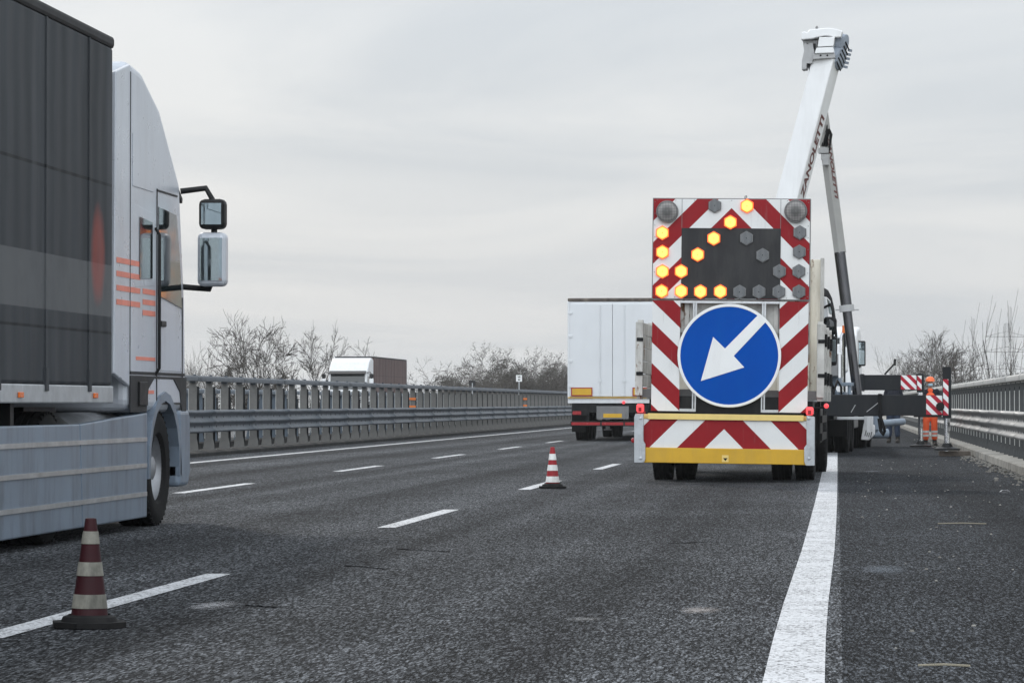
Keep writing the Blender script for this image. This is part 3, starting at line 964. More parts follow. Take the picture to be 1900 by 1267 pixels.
def outrigger(y, za, zb, xin, xj, xstripe, jw, jtop, pad, zs):
    o = MB().box(xin, xstripe - .9, y, y + .3, za, zb)
    root = cpart("outrigger_beam", o, BLK2, bevel=.015)
    inn = MB().box(xstripe - .9, xj + jw / 2 - .02, y + .02, y + .28, za + .012, zb - .012).box(xstripe - .96, xstripe - .88, y - .012, y + .31, za - .012, zb + .012)
    inn.build("inner_beam", BLK2, root, bevel=.008)
    MB().box(0, xj - jw / 2 - .004 - xstripe, y + .012, y + .0195, 0, zb - za - .05).build("striped_plate", mO, root, M=Matrix.Translation((xstripe, 0, za + .03)))
    j = MB().box(xj - jw / 2, xj + jw / 2, y - .02, y + .28, za - .04, jtop)
    jo = cpart("jack_leg", j, BLK2, bevel=.012)
    MB().box(0, jw * .62, y - .027, y - .0205, 0, zs).build("striped_plate", mO, jo, M=Matrix.Translation((xj - jw * .42, 0, za + .02)))
    MB().cyl((xj + .0, y + .13, .1), (xj, y + .13, za - .03), .058, n=20).build("jack_ram", M_CHROME, jo, smooth=40)
    MB().lathe([(.001, .02), (.26, .02), (.27, .05), (.12, .09), (.08, .16), (.001, .17)], 'z', (xj, y + .13, pad), 20).build("foot_plate", M_BLACK, jo, smooth=30)
    return root


j1 = cl(1758, 760, 65.0)
j1x = j1.x
s1 = cl(1720, 750, 65.0).x
zt1, zb1_ = 1.235, .80
o1 = outrigger(-.35, zb1_, zt1, -.45, j1x, s1, .17, 1.79, .1, .72)
cb = MB()
xx = cl(1634, 750, 65).x
cb.tube([(xx, -.37, 1.25), (xx, -.385, 1.0), (xx + .01, -.385, .8), (xx + .06, -.38, .65), (xx + .1, -.36, .5), (xx + .07, -.34, .43), (xx + .02, -.3, .5), (xx - .02, -.25, .75)], .035, 8)
cpart("hydraulic_hose", cb, M_RUBBER, smooth=60)
cb = MB()
for px0, py0, px1, py1 in ((1579, 765, 1587, 751), (1608, 764, 1631, 746)):
    p, q = cl(px0, py0, 64.6), cl(px1, py1, 64.6)
    cb.cyl((p.x, -.362, p.z), (q.x, -.362, q.z), .008, n=6)
cpart("weld_rib", cb, M_LGREY)
cap = MB().lathe([(.001, -.08), (.07, -.08), (.085, -.06), (.085, .02)], 'y', (cl(1746, 754, 65).x, -.33, cl(1746, 754, 65).z), 20)
cap.box(s1 - .25, j1x - .1, -.37, -.352, zb1_ - .02, zb1_ + .015)
cpart("lock_cap", cap, M_BLACK, smooth=40)
j2 = cl(1708, 700, 77.0)
s2 = cl(1672, 700, 77.0).x
o2 = outrigger(11.9, 1.36, 1.75, -.42, j2.x, s2, .17, 1.77, .0, .34)
lv = MB().tube([(j2.x - .85, 12.0, 1.75), (j2.x - .62, 12.0, 2.0)], .022, 6).cyl((j2.x - .61, 12.0, 1.96), (j2.x - .60, 12.0, 2.12), .03, n=8)
cpart("lever", lv, M_BLACK)
# lower rear lamp housing and lateral pipe
a = cl(1600, 818, 67); b = cl(1622, 780, 67)
Mt = Matrix.Translation(((a.x + b.x) / 2, 2.0, (a.z + b.z) / 2 - .02)) @ Matrix.Rotation(.25, 4, 'Y')
hs = MB().prism([(-.13, .16), (-.1, -.2), (.06, -.17), (.15, -.02), (.1, .17)], 'y', -.1, .1, 0, Mt)
hso = cpart("lamp_housing", hs, M_WHITE2, bevel=.02)
gm = MB()
for k in range(4): gm.box(-.05 + k * .04, -.03 + k * .04, -.105, -.1005, -.1, .02, 0, Mt)
gm.build("grille", M_GREY, hso)
p = cl(1620, 775, 68); q = cl(1682, 783, 72)
pp = MB().cyl((p.x + .02, 3.0, .62), (q.x, 5.0, .66), .075, n=16).box(p.x - .1, p.x + .12, 2.9, 3.15, .5, .82)
pp.cyl((p.x - .05, 3.05, .42), (p.x + .3, 3.2, .42), .1, n=14)
cpart("side_cylinder", pp, M_BLUEG, smooth=40)
bk = MB()
p = cl(1612, 775, 66.5)
bk.box(p.x - .09, p.x + .09, 1.4, 1.6, .5, .8).box(p.x - .04, p.x + .04, 1.35, 1.4, .45, .85)
bk.box(p.x - .8, p.x, 1.45, 1.55, .72, .78)
cpart("lamp_bracket", bk, M_WHITE, bevel=.01)

hb2 = MB().box(-.95, -.1, .25, 1.3, .72, 1.12)
cpart("hydraulic_block", hb2, M_BLACK, bevel=.02)
for k in range(5):
    x_ = -.75 + k * .16
    hs_ = MB().tube([(x_, .22, 1.05), (x_ + .02, .12, 1.3), (x_ + .08, .3, 1.52 + .05 * (k % 2)), (x_ + .12, .8, 1.4), (x_ + .1, 1.3, 1.2)], .022, 6)
    cpart("hydraulic_hose", hs_, M_RUBBER, smooth=60)
cpart("valve_stand", MB().box(-.5, -.25, 1.6, 2.2, 1.225, 1.6).box(-.46, -.3, 1.55, 1.6, 1.3, 1.5), M_BLACK, bevel=.01)
# crane cab (far end): white body with mirror, beacon and exhaust
c2 = MB().prism([(13.0, 1.0), (15.2, 1.0), (15.3, 1.4), (15.25, 2.0), (14.9, 2.75), (14.5, 2.95), (13.1, 2.85), (13.0, 2.7)], 'x', -2.45, -.34)
co = cpart("cab", c2, M_WHITE2, bevel=.07, segs=3)
MB().prism([(13.6, 1.95), (14.95, 1.95), (14.7, 2.6), (13.6, 2.6)], 'x', -.345, -.332).build("side_window", M_GLASSD, co)
MB().box(-2.2, -.6, 12.985, 12.998, 2.1, 2.65).build("rear_window", M_GLASSD, co)
a = at(1598.5, 655, 79)
mloc = CRI @ a
mm = MB().box(mloc.x - .10, mloc.x + .10, mloc.y - .06, mloc.y + .06, mloc.z - .32, mloc.z + .30)
ma = MB().tube([(-.36, mloc.y + .2, mloc.z + .3), (mloc.x - .15, mloc.y + .05, mloc.z + .3), (mloc.x, mloc.y, mloc.z + .22), (mloc.x, mloc.y, mloc.z - .28), (mloc.x - .05, mloc.y, mloc.z - .36), (-.36, mloc.y + .2, mloc.z - .36)], [.035, .035, .03, .015, .015, .015], 8)
mo = cpart("mirror_arm", ma, M_BLACK, smooth=50)
mm.build("mirror", M_BLACK, mo, bevel=.035, segs=3)
MB().box(mloc.x - .075, mloc.x + .075, mloc.y - .066, mloc.y - .061, mloc.z - .28, mloc.z + .08).box(mloc.x - .075, mloc.x + .075, mloc.y - .066, mloc.y - .061, mloc.z + .1, mloc.z + .26).build("mirror_glass", M_MIRROR, mo)
e = cl(1563, 628, 70)
ex = MB().tube([(e.x - .02, 5.2, 1.25), (e.x - .02, 5.2, e.z - .05), (e.x, 5.2, e.z + .08), (e.x + .06, 5.18, e.z + .17), (e.x + .12, 5.16, e.z + .22)], [.05, .055, .06, .06, .062], 12)
cpart("exhaust_pipe", ex, M_CHROME, smooth=50)
e = cl(1567, 610, 69)
bc = MB().cyl((e.x, e.y, e.z - .09), (e.x, e.y, e.z + .07), .055, .05, 14)
bco = cpart("beacon", bc, M_AMBER, smooth=40)
MB().cyl((e.x, e.y, 1.2), (e.x, e.y, e.z - .09), .022, n=8).build("beacon_stem", M_BLACK, bco)
# white cab-side panels next to the boom
wp = MB().prism([(cl(1553, 640, 74).x, 1.75), (cl(1553, 640, 74).x, 2.42), (cl(1562, 640, 74).x, 2.42), (cl(1573, 640, 74).x, 2.3), (cl(1571, 680, 74).x, 1.8), (cl(1566, 688, 74).x, 1.75)], 'y', 8.8, 9.6)
cpart("control_cabin", wp, M_WHITE2, bevel=.03)
# turret
tr = MB().lathe([(.001, 1.22), (.7, 1.22), (.7, 1.42), (.55, 1.45), (.55, 1.6), (.001, 1.6)], 'z', (-1.6, 1.9, 0), 28).box(-2.0, -1.2, 1.5, 2.4, 1.6, 2.3)
cpart("turret", tr, M_WHITE, bevel=.02)


def beam(p0, p1, w0, d0, w1, d1, twist, taper=None):
    """box girder between two points; returns MB and frame (axis, right normal, front normal)"""
    a = (p1 - p0).normalized()
    fn = Vector((-math.sin(twist), -math.cos(twist), 0))
    fn = (fn - a * fn.dot(a)).normalized()
    rn = a.cross(fn).normalized()
    if rn.x < 0: rn = -rn
    mb = MB(); vs = []
    for p, ww, dd in ((p0, w0, d0), (p1, w1, d1)):
        for sx_, sy_ in ((-1, 1), (1, 1), (1, -1), (-1, -1)):
            vs.append(p + rn * (sx_ * ww / 2) + fn * (sy_ * dd / 2))
    mb.add(vs, [(0, 1, 2, 3), (7, 6, 5, 4), (0, 4, 5, 1), (1, 5, 6, 2), (2, 6, 7, 3), (3, 7, 4, 0)])
    return mb, a, rn, fn


BY = 67.0
p0 = CRI @ at(1400, 622, BY); p1 = CRI @ at(1535, 108, BY)
TW = .33
bmm, ba, brn, bfn = beam(p0, p1, .50, .46, .48, .44, TW)
boom = cpart("boom", bmm, M_WHITE2, bevel=.03, segs=3)


def face_text(parent, body, p, a, fn, rn, wdt, dpt, size, L0, hoff, xs):
    M = Matrix((tuple((a.x, fn.x, rn.x, 0)), (a.y, fn.y, rn.y, 0), (a.z, fn.z, rn.z, 0), (0, 0, 0, 1)))
    o = p + a * L0 + rn * (wdt / 2 + .002) + fn * (hoff)
    M.translation = o
    return text_mesh("lettering", body, size, M_DARKR, parent, M, .25, .002, 'LEFT', xs)


blen = (p1 - p0).length
zst = at(1490, 362, BY).z
L0 = (zst - p0.z) / ba.z
face_text(boom, "ZANOLETTI", p0, ba, bfn, brn, .495, .45, .27, L0, -.08, 1.2)
# a repeat lower down, mostly hidden by the arrow board
# boom head: cap, cheek plates, knuckle blocks, hose sheaves
H = lambda pts: [((CRI @ at(x, y, BY)).x, (CRI @ at(x, y, BY)).z) for x, y in pts]
yH = (CRI @ at(1530, 100, BY)).y
hd = MB()
hd.prism(H([(1488, 77), (1489, 63), (1494, 61), (1499, 64), (1504, 58), (1540, 55), (1556, 58), (1565, 61), (1562, 73), (1553, 73), (1540, 70), (1530, 70), (1516, 73), (1510, 75)]), 'y', yH - .30, yH + .5)
ho = cpart("boom_head", hd, M_WHITE2, bevel=.02)
q = MB().prism(H([(1522, 73), (1551, 72), (1548, 89.5), (1519, 90.5)]), 'y', yH - .34, yH + .3)
q.prism(H([(1517, 92.5), (1548, 91.5), (1550, 102), (1513.5, 103)]), 'y', yH - .36, yH + .3)
q.build("knuckle_block", M_WHITE2, ho, bevel=.012)
q = MB().prism(H([(1511.5, 103.2), (1550.5, 102), (1551.5, 111), (1510, 113)]), 'y', yH - .32, yH + .3)
q.prism(H([(1490.5, 77), (1517, 76), (1517, 90), (1511, 92), (1511, 83), (1490.5, 83)]), 'y', yH - .1, yH + .3)
for px in (1524.5, 1537):
    c = CRI @ at(px, 106.5, BY); q.cyl((c.x, yH - .33, c.z), (c.x, yH - .315, c.z), .02, n=10, m=1)
q.build("knuckle_plate", [M_LGREY, M_SLOT], ho, bevel=.006)
q = MB().prism(H([(1491, 83), (1496, 82), (1500, 85), (1503, 82), (1509, 82), (1512, 98), (1508.5, 120), (1498, 120), (1497.5, 130), (1488.5, 131), (1489, 115), (1493, 95)]), 'y', yH - .2, yH + .2)
q.build("cheek_plate", M_LGREY, ho, bevel=.01)
q = MB()
q.prism(H([(1498, 121), (1507, 121), (1503.5, 138), (1501, 130)]), 'y', yH - .12, yH + .2)
q.prism(H([(1510, 83), (1514, 83), (1514, 100), (1511, 98)]), 'y', yH - .16, yH + .2)
q.build("link_arm", M_BLACK, ho)
c = CRI @ at(1559, 100, BY)
q = MB()
RB = Matrix.Translation(c) @ Matrix((tuple((brn.x, bfn.x, ba.x, 0)), (brn.y, bfn.y, ba.y, 0), (brn.z, bfn.z, ba.z, 0), (0, 0, 0, 1)))
q.lathe([(.001, -.25), (.25, -.25), (.25, .05), (.2, .07), (.001, .08)], 'x', (0, -.02, -.1), 24, 0, RB)
q.lathe([(.001, -.25), (.2, -.25), (.2, .04), (.12, .06), (.001, .06)], 'x', (0, -.02, .22), 24, 0, RB)
for k in range(6):
    q.box(.071, .085, -.2, .15, -.3 + k * .1, -.275 + k * .1, 1, RB @ Matrix.Rotation(.4, 4, 'X'))
for k in range(5):
    an = -.4 + k * .25
    q.box(.05, .13, -.27, -.22, -.25 + k * .09, -.2 + k * .09, 0, RB)
q.build("hose_sheave", [paint("sheave_grey_blue", (.33, .37, .43), .5, 0, .2, 6, (.1, .11, .12), .6), M_SLOT], ho, smooth=35)
c = CRI @ at(1515.5, 52, BY)
MB().ell((c.x, yH, c.z), (.03, .03, .04)).cyl((c.x, yH, c.z - .12), (c.x, yH, c.z), .008, n=6).build("warning_light", M_GREY, ho, smooth=60)
# descending second boom
B2Y = 68.2
p0 = CRI @ at(1517, 150, B2Y); p1 = CRI @ at(1559, 470, B2Y)
b2, a2, r2, f2 = beam(p0, p1, .17, .24, .16, .22, .66)
M_BOOM2 = paint("boom_grey_white", (.36, .355, .34), .45, 0, .1, 2, (.35, .34, .32), .5)
b2o = cpart("second_boom", b2, M_BOOM2, bevel=.015)
Mx = Matrix((tuple((a2.x, -f2.x, r2.x, 0)), (a2.y, -f2.y, r2.y, 0), (a2.z, -f2.z, r2.z, 0), (0, 0, 0, 1)))
Mx.translation = p0 + a2 * 1.2 + r2 * .088 + f2 * .03
text_mesh("lettering", "ZANOLETTI", .13, M_DARKR, b2o, Mx, .25, .002, 'LEFT', 1.9)
q0 = CRI @ at(1558, 468, B2Y); q1 = CRI @ at(1571, 572, B2Y); q2 = CRI @ at(1591, 735, B2Y)
tb = MB().cyl(q0, q1, .12, n=20).cyl(q1, q2, .10, n=20)
d = (q2 - q0).normalized()
tbo = cpart("telescopic_ram", tb, paint("dark_chrome", (.085, .085, .09), .2, .95, .2, 3), smooth=40)
col = MB().cyl(q1 - d * .07, q1 + d * .07, .16, n=16).box(q1.x - .24, q1.x + .26, q1.y - .03, q1.y + .03, q1.z - .05, q1.z - .02)
col.build("collar", M_LGREY, tbo, smooth=40)
st2 = MB()
for k, (px, py, ww) in enumerate(((1531, 281, .2), (1533, 293, .15), (1534, 303, .12))):
    c = CRI @ at(px, py, B2Y - .2); st2.box(c.x - ww * .7, c.x + ww * .4, c.y - .12, c.y + .1, c.z - .05, c.z + .07)
st2.build("boom_bracket", M_LGREY, b2o, bevel=.01)
hz = MB()
for k in range(3):
    pts = [(1527 + k * 3, 272), (1531 + k * 2, 256), (1536 + k * 2, 240), (1541 + k, 250), (1540, 268), (1537, 285)]
    hz.tube([CRI @ at(x, y, B2Y - .25 + .05 * k) for x, y in pts], .022, 6)
hz.prism([((CRI @ at(x, y, B2Y)).x, (CRI @ at(x, y, B2Y)).z) for x, y in ((1524, 272), (1536, 232), (1537, 272))], 'y', (CRI @ at(1530, 250, B2Y)).y - .1, (CRI @ at(1530, 250, B2Y)).y + .1)
hz.build("hose_bundle", M_RUBBER, b2o, smooth=50)
# jack pad
pad = MB()
w0, w1 = at(1742, 843, 65), at(1801, 843, 65)
for k in range(3): pad.box(w0.x, w1.x - .02, 64.5 + k * .23, 64.5 + k * .23 + .222, .0, .1)
tag(pad.build("timber_pad", M_WOOD, None, bevel=.008), "dark timber pad lying under the nearer jack leg beside the kerb", "pad")


# ------------------------------------------------------------------ articulated lorries
def lorry(label, loc, rz, mside, mrear, mcab, mroof, Lt=13.6, skirts=False, lamps=False, rear_markers=True, mband=None, mskirt=None, plate=True, group=None):
    R = thing("articulated_lorry", label, "lorry", loc, rz, group)
    W = 1.25
    H0, H1 = 1.2, 4.0
    b = MB().box(-W, W, .05, Lt, H0, H1 - .09)
    body = b.build("cargo_body", mside, R, bevel=.025)
    rf = MB().box(-W - .012, W + .012, .02, Lt + .02, H1 - .1, H1)
    rf.build("roof_rail", mroof, R, bevel=.03)
    fl = MB().box(-W - .008, W + .008, .0, Lt + .01, H0 - .14, H0 - .002)
    fl.build("floor_rail", mband or M_LGREY, R, bevel=.01)
    for k in range(int(Lt / 1.35)):
        yy = .6 + k * 1.35
        for sx_ in (-1, 1):
            st = MB()
            st.box(sx_ * W - .006 if sx_ > 0 else sx_ * W - .012, sx_ * W + .012 if sx_ > 0 else sx_ * W + .006, yy, yy + .045, H0, H1 - .1)
            st.box(sx_ * (W + .006) - .014, sx_ * (W + .006) + .014, yy - .02, yy + .065, H0 - .05, H0 + .12)
            st.build("curtain_strap", mside, R)
    # rear doors
    rd = MB().box(-W + .05, -.006, -.03, .05, H0 + .05, H1 - .16).box(.006, W - .05, -.03, .05, H0 + .05, H1 - .16)
    rdo = rd.build("rear_door", mrear, R, bevel=.008)
    for sx_ in (-1, 1):
        fr_ = MB()
        fr_.box(sx_ * (W - .02) - .03, sx_ * (W - .02) + .03, -.04, .05, H0, H1 - .1)
        for z in (1.5, 2.2, 2.9, 3.55): fr_.box(sx_ * (W - .07) - .05, sx_ * (W - .07) + .05, -.055, -.03, z, z + .07)
        fr_.build("door_frame", mrear, R, bevel=.006)
    for xx in (-.34, .34):
        MB().cyl((xx, -.043, H0 + .06), (xx, -.043, H1 - .2), .013, n=8).box(xx - .03, xx + .03, -.07, -.045, H0 + .45, H0 + .52).build("lock_rod", mrear, rdo, smooth=40)
    if rear_markers:
        for sx_ in (-1, 1):
            m_ = MB().box(sx_ * .86 - .3, sx_ * .86 + .3, -.062, -.052, H0 + .06, H0 + .30, 1).box(sx_ * .86 - .27, sx_ * .86 + .27, -.066, -.0625, H0 + .09, H0 + .27, 0)
            m_.build("marker_plate", [M_YELLOW, M_REDPL], rdo)
        MB().box(-W, W, -.06, -.031, H0 + .005, H0 + .032).build("reflex_tape", M_YELLOW, R)
    # chassis and underrun
    c = MB()
    for xx in (-.45, .45): c.box(xx - .06, xx + .06, .2, Lt - .5, .8, H0 - .14)
    for yy in (1, 3, 5, 8, 11): c.box(-1.1, 1.1, yy, yy + .1, .88, H0 - .14)
    c.box(-1.15, 1.15, .06, .16, .8, H0 - .145)
    for xx in (-.7, .7): c.box(xx - .04, xx + .04, .05, .25, .45, .9)
    c.build("chassis", M_BLACK, R)
    u = MB().box(-1.18, 1.18, -.02, .08, .42, .56)
    uo = u.build("underrun_bar", M_BLACK, R, bevel=.01)
    MB().box(-1.15, -.35, -.03, -.021, .45, .53).box(.35, 1.15, -.03, -.021, .45, .53).box(-.3, .3, -.03, -.021, .45, .53).build("reflector", M_REDPL, uo)
    for sx_ in (-1, 1):
        t = MB().box(sx_ * .9 - .24, sx_ * .9 + .24, -.02, .06, .72, .86, 0).box(sx_ * .9 - .22, sx_ * .9 + .02, -.028, -.0205, .74, .84, 1)
        t.build("tail_lamp", [M_BLACK, M_REDPL], R, bevel=.01)
    if plate:
        p_ = MB().box(-.45, .45, -.0, .06, .62, .98, 0).box(-.26, .26, -.01, -.0005, .66, .77, 1)
        p_.build("number_plate", [M_GREY, M_YELLOW], R)
        MB().lathe([(.001, -.03), (.035, -.028), (.045, .0), (.045, .03)], 'y', (.31, -.03, H0 - .12), 14).build("rear_light", M_REDL, R, smooth=40)
    for k in range(3):
        yy = 2.6 + 1.31 * k
        MB().cyl((-1.0, yy, .5), (1.0, yy, .5), .065, n=10).build("axle", M_BLACK, R)
        for sx_ in (-1, 1): wheel(R, sx_ * 1.05, yy, .5, .36, sx_)
    for sx_ in (-1, 1):
        MB().box(sx_ * 1.02 - .2, sx_ * 1.02 + .2, .95, .97, .25, .9).build("mudflap", M_RUBBER, R)
        MB().box(sx_ * 1.03 - .19, sx_ * 1.03 + .19, 1.9, 5.9, 1.04, 1.06).build("mudguard", M_RUBBER, R)
        MB().box(sx_ * .9 - .06, sx_ * .9 + .06, 10.6, 10.72, .25, 1.0).box(sx_ * .9 - .12, sx_ * .9 + .12, 10.54, 10.78, .22, .25).build("landing_leg", M_GREY, R)
    for sx_ in (-1, 1):
        sgd = MB()
        for z in (.5, .75): sgd.box(sx_ * 1.2 - .015, sx_ * 1.2 + .015, 6.4, 10.2, z, z + .12)
        for yy in (6.6, 8.3, 10.0): sgd.box(sx_ * 1.17 - .02, sx_ * 1.17 + .02, yy, yy + .06, .45, 1.07)
        sgd.build("side_guard", M_ALU, R)
    # tractor
    y0 = Lt + .75
    cp = [(y0, 1.0), (y0 + .25, .98), (y0 + 2.28, .98), (y0 + 2.34, 1.3), (y0 + 2.30, 1.95), (y0 + 2.06, 3.02), (y0 + 1.92, 3.12), (y0 + 1.2, 3.62), (y0 + .5, 3.86), (y0, 3.9)]
    cb_ = MB().prism(cp, 'x', -1.22, 1.22)
    cab = cb_.build("cab", mcab, R, bevel=.09, segs=4)
    # windscreen and side windows
    ws = MB().add([(-1.1, y0 + 2.322, 1.92), (1.1, y0 + 2.322, 1.92), (1.06, y0 + 2.10, 2.93), (-1.06, y0 + 2.10, 2.93)], [(0, 1, 2, 3)])
    ws.add([(-1.1, y0 + 2.302, 1.92), (1.1, y0 + 2.302, 1.92), (1.06, y0 + 2.08, 2.93), (-1.06, y0 + 2.08, 2.93)], [(3, 2, 1, 0)])
    ws.build("windscreen", M_GLASSD, cab)
    for sx_ in (-1, 1):
        xa, xb_ = (1.219, 1.228) if sx_ > 0 else (-1.228, -1.219)
        MB().prism([(y0 + 1.12, 1.98), (y0 + 2.1, 1.9), (y0 + 2.0, 2.35), (y0 + 1.85, 2.72), (y0 + 1.12, 2.75)], 'x', xa, xb_).build("side_window", M_GLASSD, cab, bevel=.003)
        dr = MB()
        for (ya, za, yb_, zb_) in ((1.05, 1.05, 1.065, 2.9), (1.05, 2.88, 1.9, 2.895), (2.12, 1.05, 2.135, 2.0), (1.05, 1.05, 2.12, 1.065)):
            dr.box(min(xa, xb_) - .0, max(xa, xb_) - .001, y0 + ya, y0 + yb_, za, zb_)
        dr.build("door_seam", M_BLACK, cab)
        MB().box(min(sx_ * 1.215, sx_ * 1.25), max(sx_ * 1.215, sx_ * 1.25), y0 + 1.14, y0 + 1.34, 1.72, 1.77).build("door_handle", M_BLACK, cab, bevel=.008)
        # air deflector bridging the gap to the trailer
        dfl = MB().prism([(y0 - .55, 1.3), (y0 + .02, 1.2), (y0 + .02, 3.86), (y0 - .5, 3.75)], 'x', sx_ * 1.2 - .02, sx_ * 1.2 + .02)
        dfl.build("air_deflector", mcab, cab, bevel=.01)
        # body creases, grab rail and side badge plate
        MB().prism([(y0 + .12, 2.02), (y0 + .95, 2.06), (y0 + .95, 2.68), (y0 + .12, 2.72)], 'x', min(xa, xb_) - .004, max(xa, xb_) - .006).build("sleeper_panel", mcab, cab, bevel=.004)
        MB().tube([(sx_ * 1.225, y0 + .98, 1.3), (sx_ * 1.262, y0 + .98, 1.36), (sx_ * 1.262, y0 + .98, 2.5), (sx_ * 1.225, y0 + .98, 2.56)], .014, 8).build("grab_rail", M_BLACK, cab, smooth=60)
        MB().box(min(sx_ * 1.2, sx_ * 1.232), max(sx_ * 1.2, sx_ * 1.232), y0 + .02, y0 + 2.2, 1.30, 1.325).build("trim_strip", M_PANELD, cab)
        MB().box(min(sx_ * 1.2, sx_ * 1.245), max(sx_ * 1.2, sx_ * 1.245), y0 + .3, y0 + .62, 1.04, 1.24).build("vent_grille", M_BLACK, cab, bevel=.006)
        # mirrors
        ma_ = MB().tube([(sx_ * 1.2, y0 + 2.15, 2.95), (sx_ * 1.42, y0 + 2.2, 2.98), (sx_ * 1.5, y0 + 2.18, 2.85), (sx_ * 1.5, y0 + 2.18, 2.2), (sx_ * 1.45, y0 + 2.22, 2.08), (sx_ * 1.2, y0 + 2.2, 2.1)], .028, 8)
        mo_ = ma_.build("mirror_arm", M_BLACK, R, smooth=50)
        MB().box(sx_ * 1.49 - .13, sx_ * 1.49 + .13, y0 + 2.08, y0 + 2.26, 2.1, 2.58).build("mirror", mcab, mo_, bevel=.05, segs=3)
        MB().box(sx_ * 1.49 - .12, sx_ * 1.49 + .12, y0 + 2.09, y0 + 2.26, 2.61, 2.88).build("wide_angle_mirror", M_BLACK, mo_, bevel=.05, segs=3)
        MB().box(sx_ * 1.49 - .1, sx_ * 1.49 + .1, y0 + 2.074, y0 + 2.079, 2.15, 2.53).build("mirror_glass", M_MIRROR, mo_)
        MB().box(sx_ * 1.49 - .09, sx_ * 1.49 + .09, y0 + 2.084, y0 + 2.089, 2.65, 2.84).build("mirror_glass", M_MIRROR, mo_)
    # sun visor
    vz = MB().prism([(y0 + 2.05, 3.02), (y0 + 2.42, 2.86), (y0 + 2.44, 2.9), (y0 + 2.07, 3.07)], 'x', -1.16, 1.16)
    vz.build("sun_visor", M_PANELD, cab)
    # front bumper, grille, lights, lower cab
    bp_ = MB().prism([(y0 + 1.95, .32), (y0 + 2.34, .32), (y0 + 2.44, .45), (y0 + 2.42, .95), (y0 + 2.36, 1.0), (y0 + 1.95, 1.0)], 'x', -1.24, 1.24)
    bo = bp_.build("front_bumper", mskirt or mcab, R, bevel=.05, segs=3)
    gr = MB()
    for k in range(6): gr.box(-.85, .85, y0 + 2.335, y0 + 2.365, 1.1 + k * .12, 1.17 + k * .12)
    gr.build("grille", M_BLACK, cab)
    for sx_ in (-1, 1):
        MB().box(sx_ * .92 - .24, sx_ * .92 + .24, y0 + 2.38, y0 + 2.445, .62, .85).build("headlight", M_CHROME, bo, bevel=.03)
    # wheel arches / steps / tank
    tr_ = MB()
    for xx in (-.45, .45): tr_.box(xx - .05, xx + .05, y0 - 3.2, y0 + 2.2, .62, .92)
    tr_.box(-.9, .9, y0 - 2.2, y0 - 1.2, .92, 1.03)
    tr_.build("tractor_chassis", M_BLACK, R)
    yf = y0 + 1.35
    for sx_ in (-1, 1):
        wheel(R, sx_ * 1.02, yf, .5, .34, sx_)
        for xx in (1.0, .68): wheel(R, sx_ * xx, y0 - 2.35, .5, .3, sx_)
        arch = [(yf + .68 * math.cos(a), .5 + .66 * math.sin(a)) for a in [PI * k / 10 for k in range(11)]]
        arch = [(yf + .68, .42)] + arch + [(yf - .68, .42), (yf - .60, .42)] + [(yf + .60 * math.cos(a), .5 + .58 * math.sin(a)) for a in [PI * k / 10 for k in range(10, -1, -1)]] + [(yf + .60, .42)]
        MB().prism(arch, 'x', sx_ * 1.04 - .2, sx_ * 1.04 + .2).build("wheel_arch", mskirt or M_BLACK, R)
        sk = MB().prism([(y0 - 1.65, .1 if skirts else .4), (yf - .7, .1 if skirts else .4), (yf - .69, .98), (y0 - 1.75, .9)], 'x', sx_ * 1.2 - .03, sx_ * 1.2 + .03)
        if skirts:
            sk.prism([(y0 - 4.6, .1), (y0 - 1.66, .1), (y0 - 1.76, .9), (y0 - 4.6, .9)], 'x', sx_ * 1.2 - .028, sx_ * 1.2 + .028)
        sko = sk.build("side_skirt", mskirt or M_GREY, R, bevel=.012)
        if skirts:
            tm = MB()
            for z in (.28, .52, .74): tm.box(min(sx_ * 1.231, sx_ * 1.24), max(sx_ * 1.231, sx_ * 1.24), y0 - 4.5, yf - .74, z, z + .035)
            tm.build("skirt_trim", M_ALU, sko)
        st_ = MB()
        for z in (.42, .72): st_.box(min(sx_ * 1.0, sx_ * 1.235), max(sx_ * 1.0, sx_ * 1.235), yf + .72, yf + .98, z, z + .04)
        st_.build("step", M_BLACK, R)
    for sx_ in (-1, 1): MB().cyl((sx_ * .86, y0 - 1.5, .68), (sx_ * .86, y0 + .5, .68), .31, n=20).build("fuel_tank", M_ALU, R, smooth=40)
    if lamps:
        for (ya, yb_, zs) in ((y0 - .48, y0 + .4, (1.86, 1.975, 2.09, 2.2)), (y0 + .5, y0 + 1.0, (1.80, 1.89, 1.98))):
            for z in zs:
                MB().box(1.2215, 1.2235, ya, yb_, z, z + .045).build("reflection_marker_strip", M_PINKL, cab)  # arrow lamps' reflections on the cab side, painted as strips
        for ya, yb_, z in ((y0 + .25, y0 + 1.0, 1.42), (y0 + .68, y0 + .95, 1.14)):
            MB().box(1.2195, 1.2235, ya, yb_, z, z + .03).build("reflection_marker_strip", M_PINKL, cab)
        # black plastic sill, door panel, rivets, fairing seam, side lamps
        MB().prism([(y0 + .02, .985), (y0 + .64, .985), (y0 + .72, 1.18), (y0 + .95, 1.27), (y0 + 1.75, 1.27), (y0 + 2.02, 1.16), (y0 + 2.1, .99), (y0 + 2.3, .99), (y0 + 2.3, 1.29), (y0 + .02, 1.29)], 'x', 1.218, 1.2275).build("sill_panel", M_PANELD, cab, bevel=.003)
        MB().prism([(y0 + 1.08, 1.34), (y0 + 2.1, 1.34), (y0 + 2.08, 1.84), (y0 + 1.08, 1.9)], 'x', 1.2205, 1.226).build("door_panel", mcab, cab, bevel=.004)
        MB().prism([(y0 + .1, 2.86), (y0 + .9, 2.86), (y0 + .82, 3.2), (y0 + .1, 3.3)], 'x', 1.2205, 1.226).build("locker_flap", mcab, cab, bevel=.004)
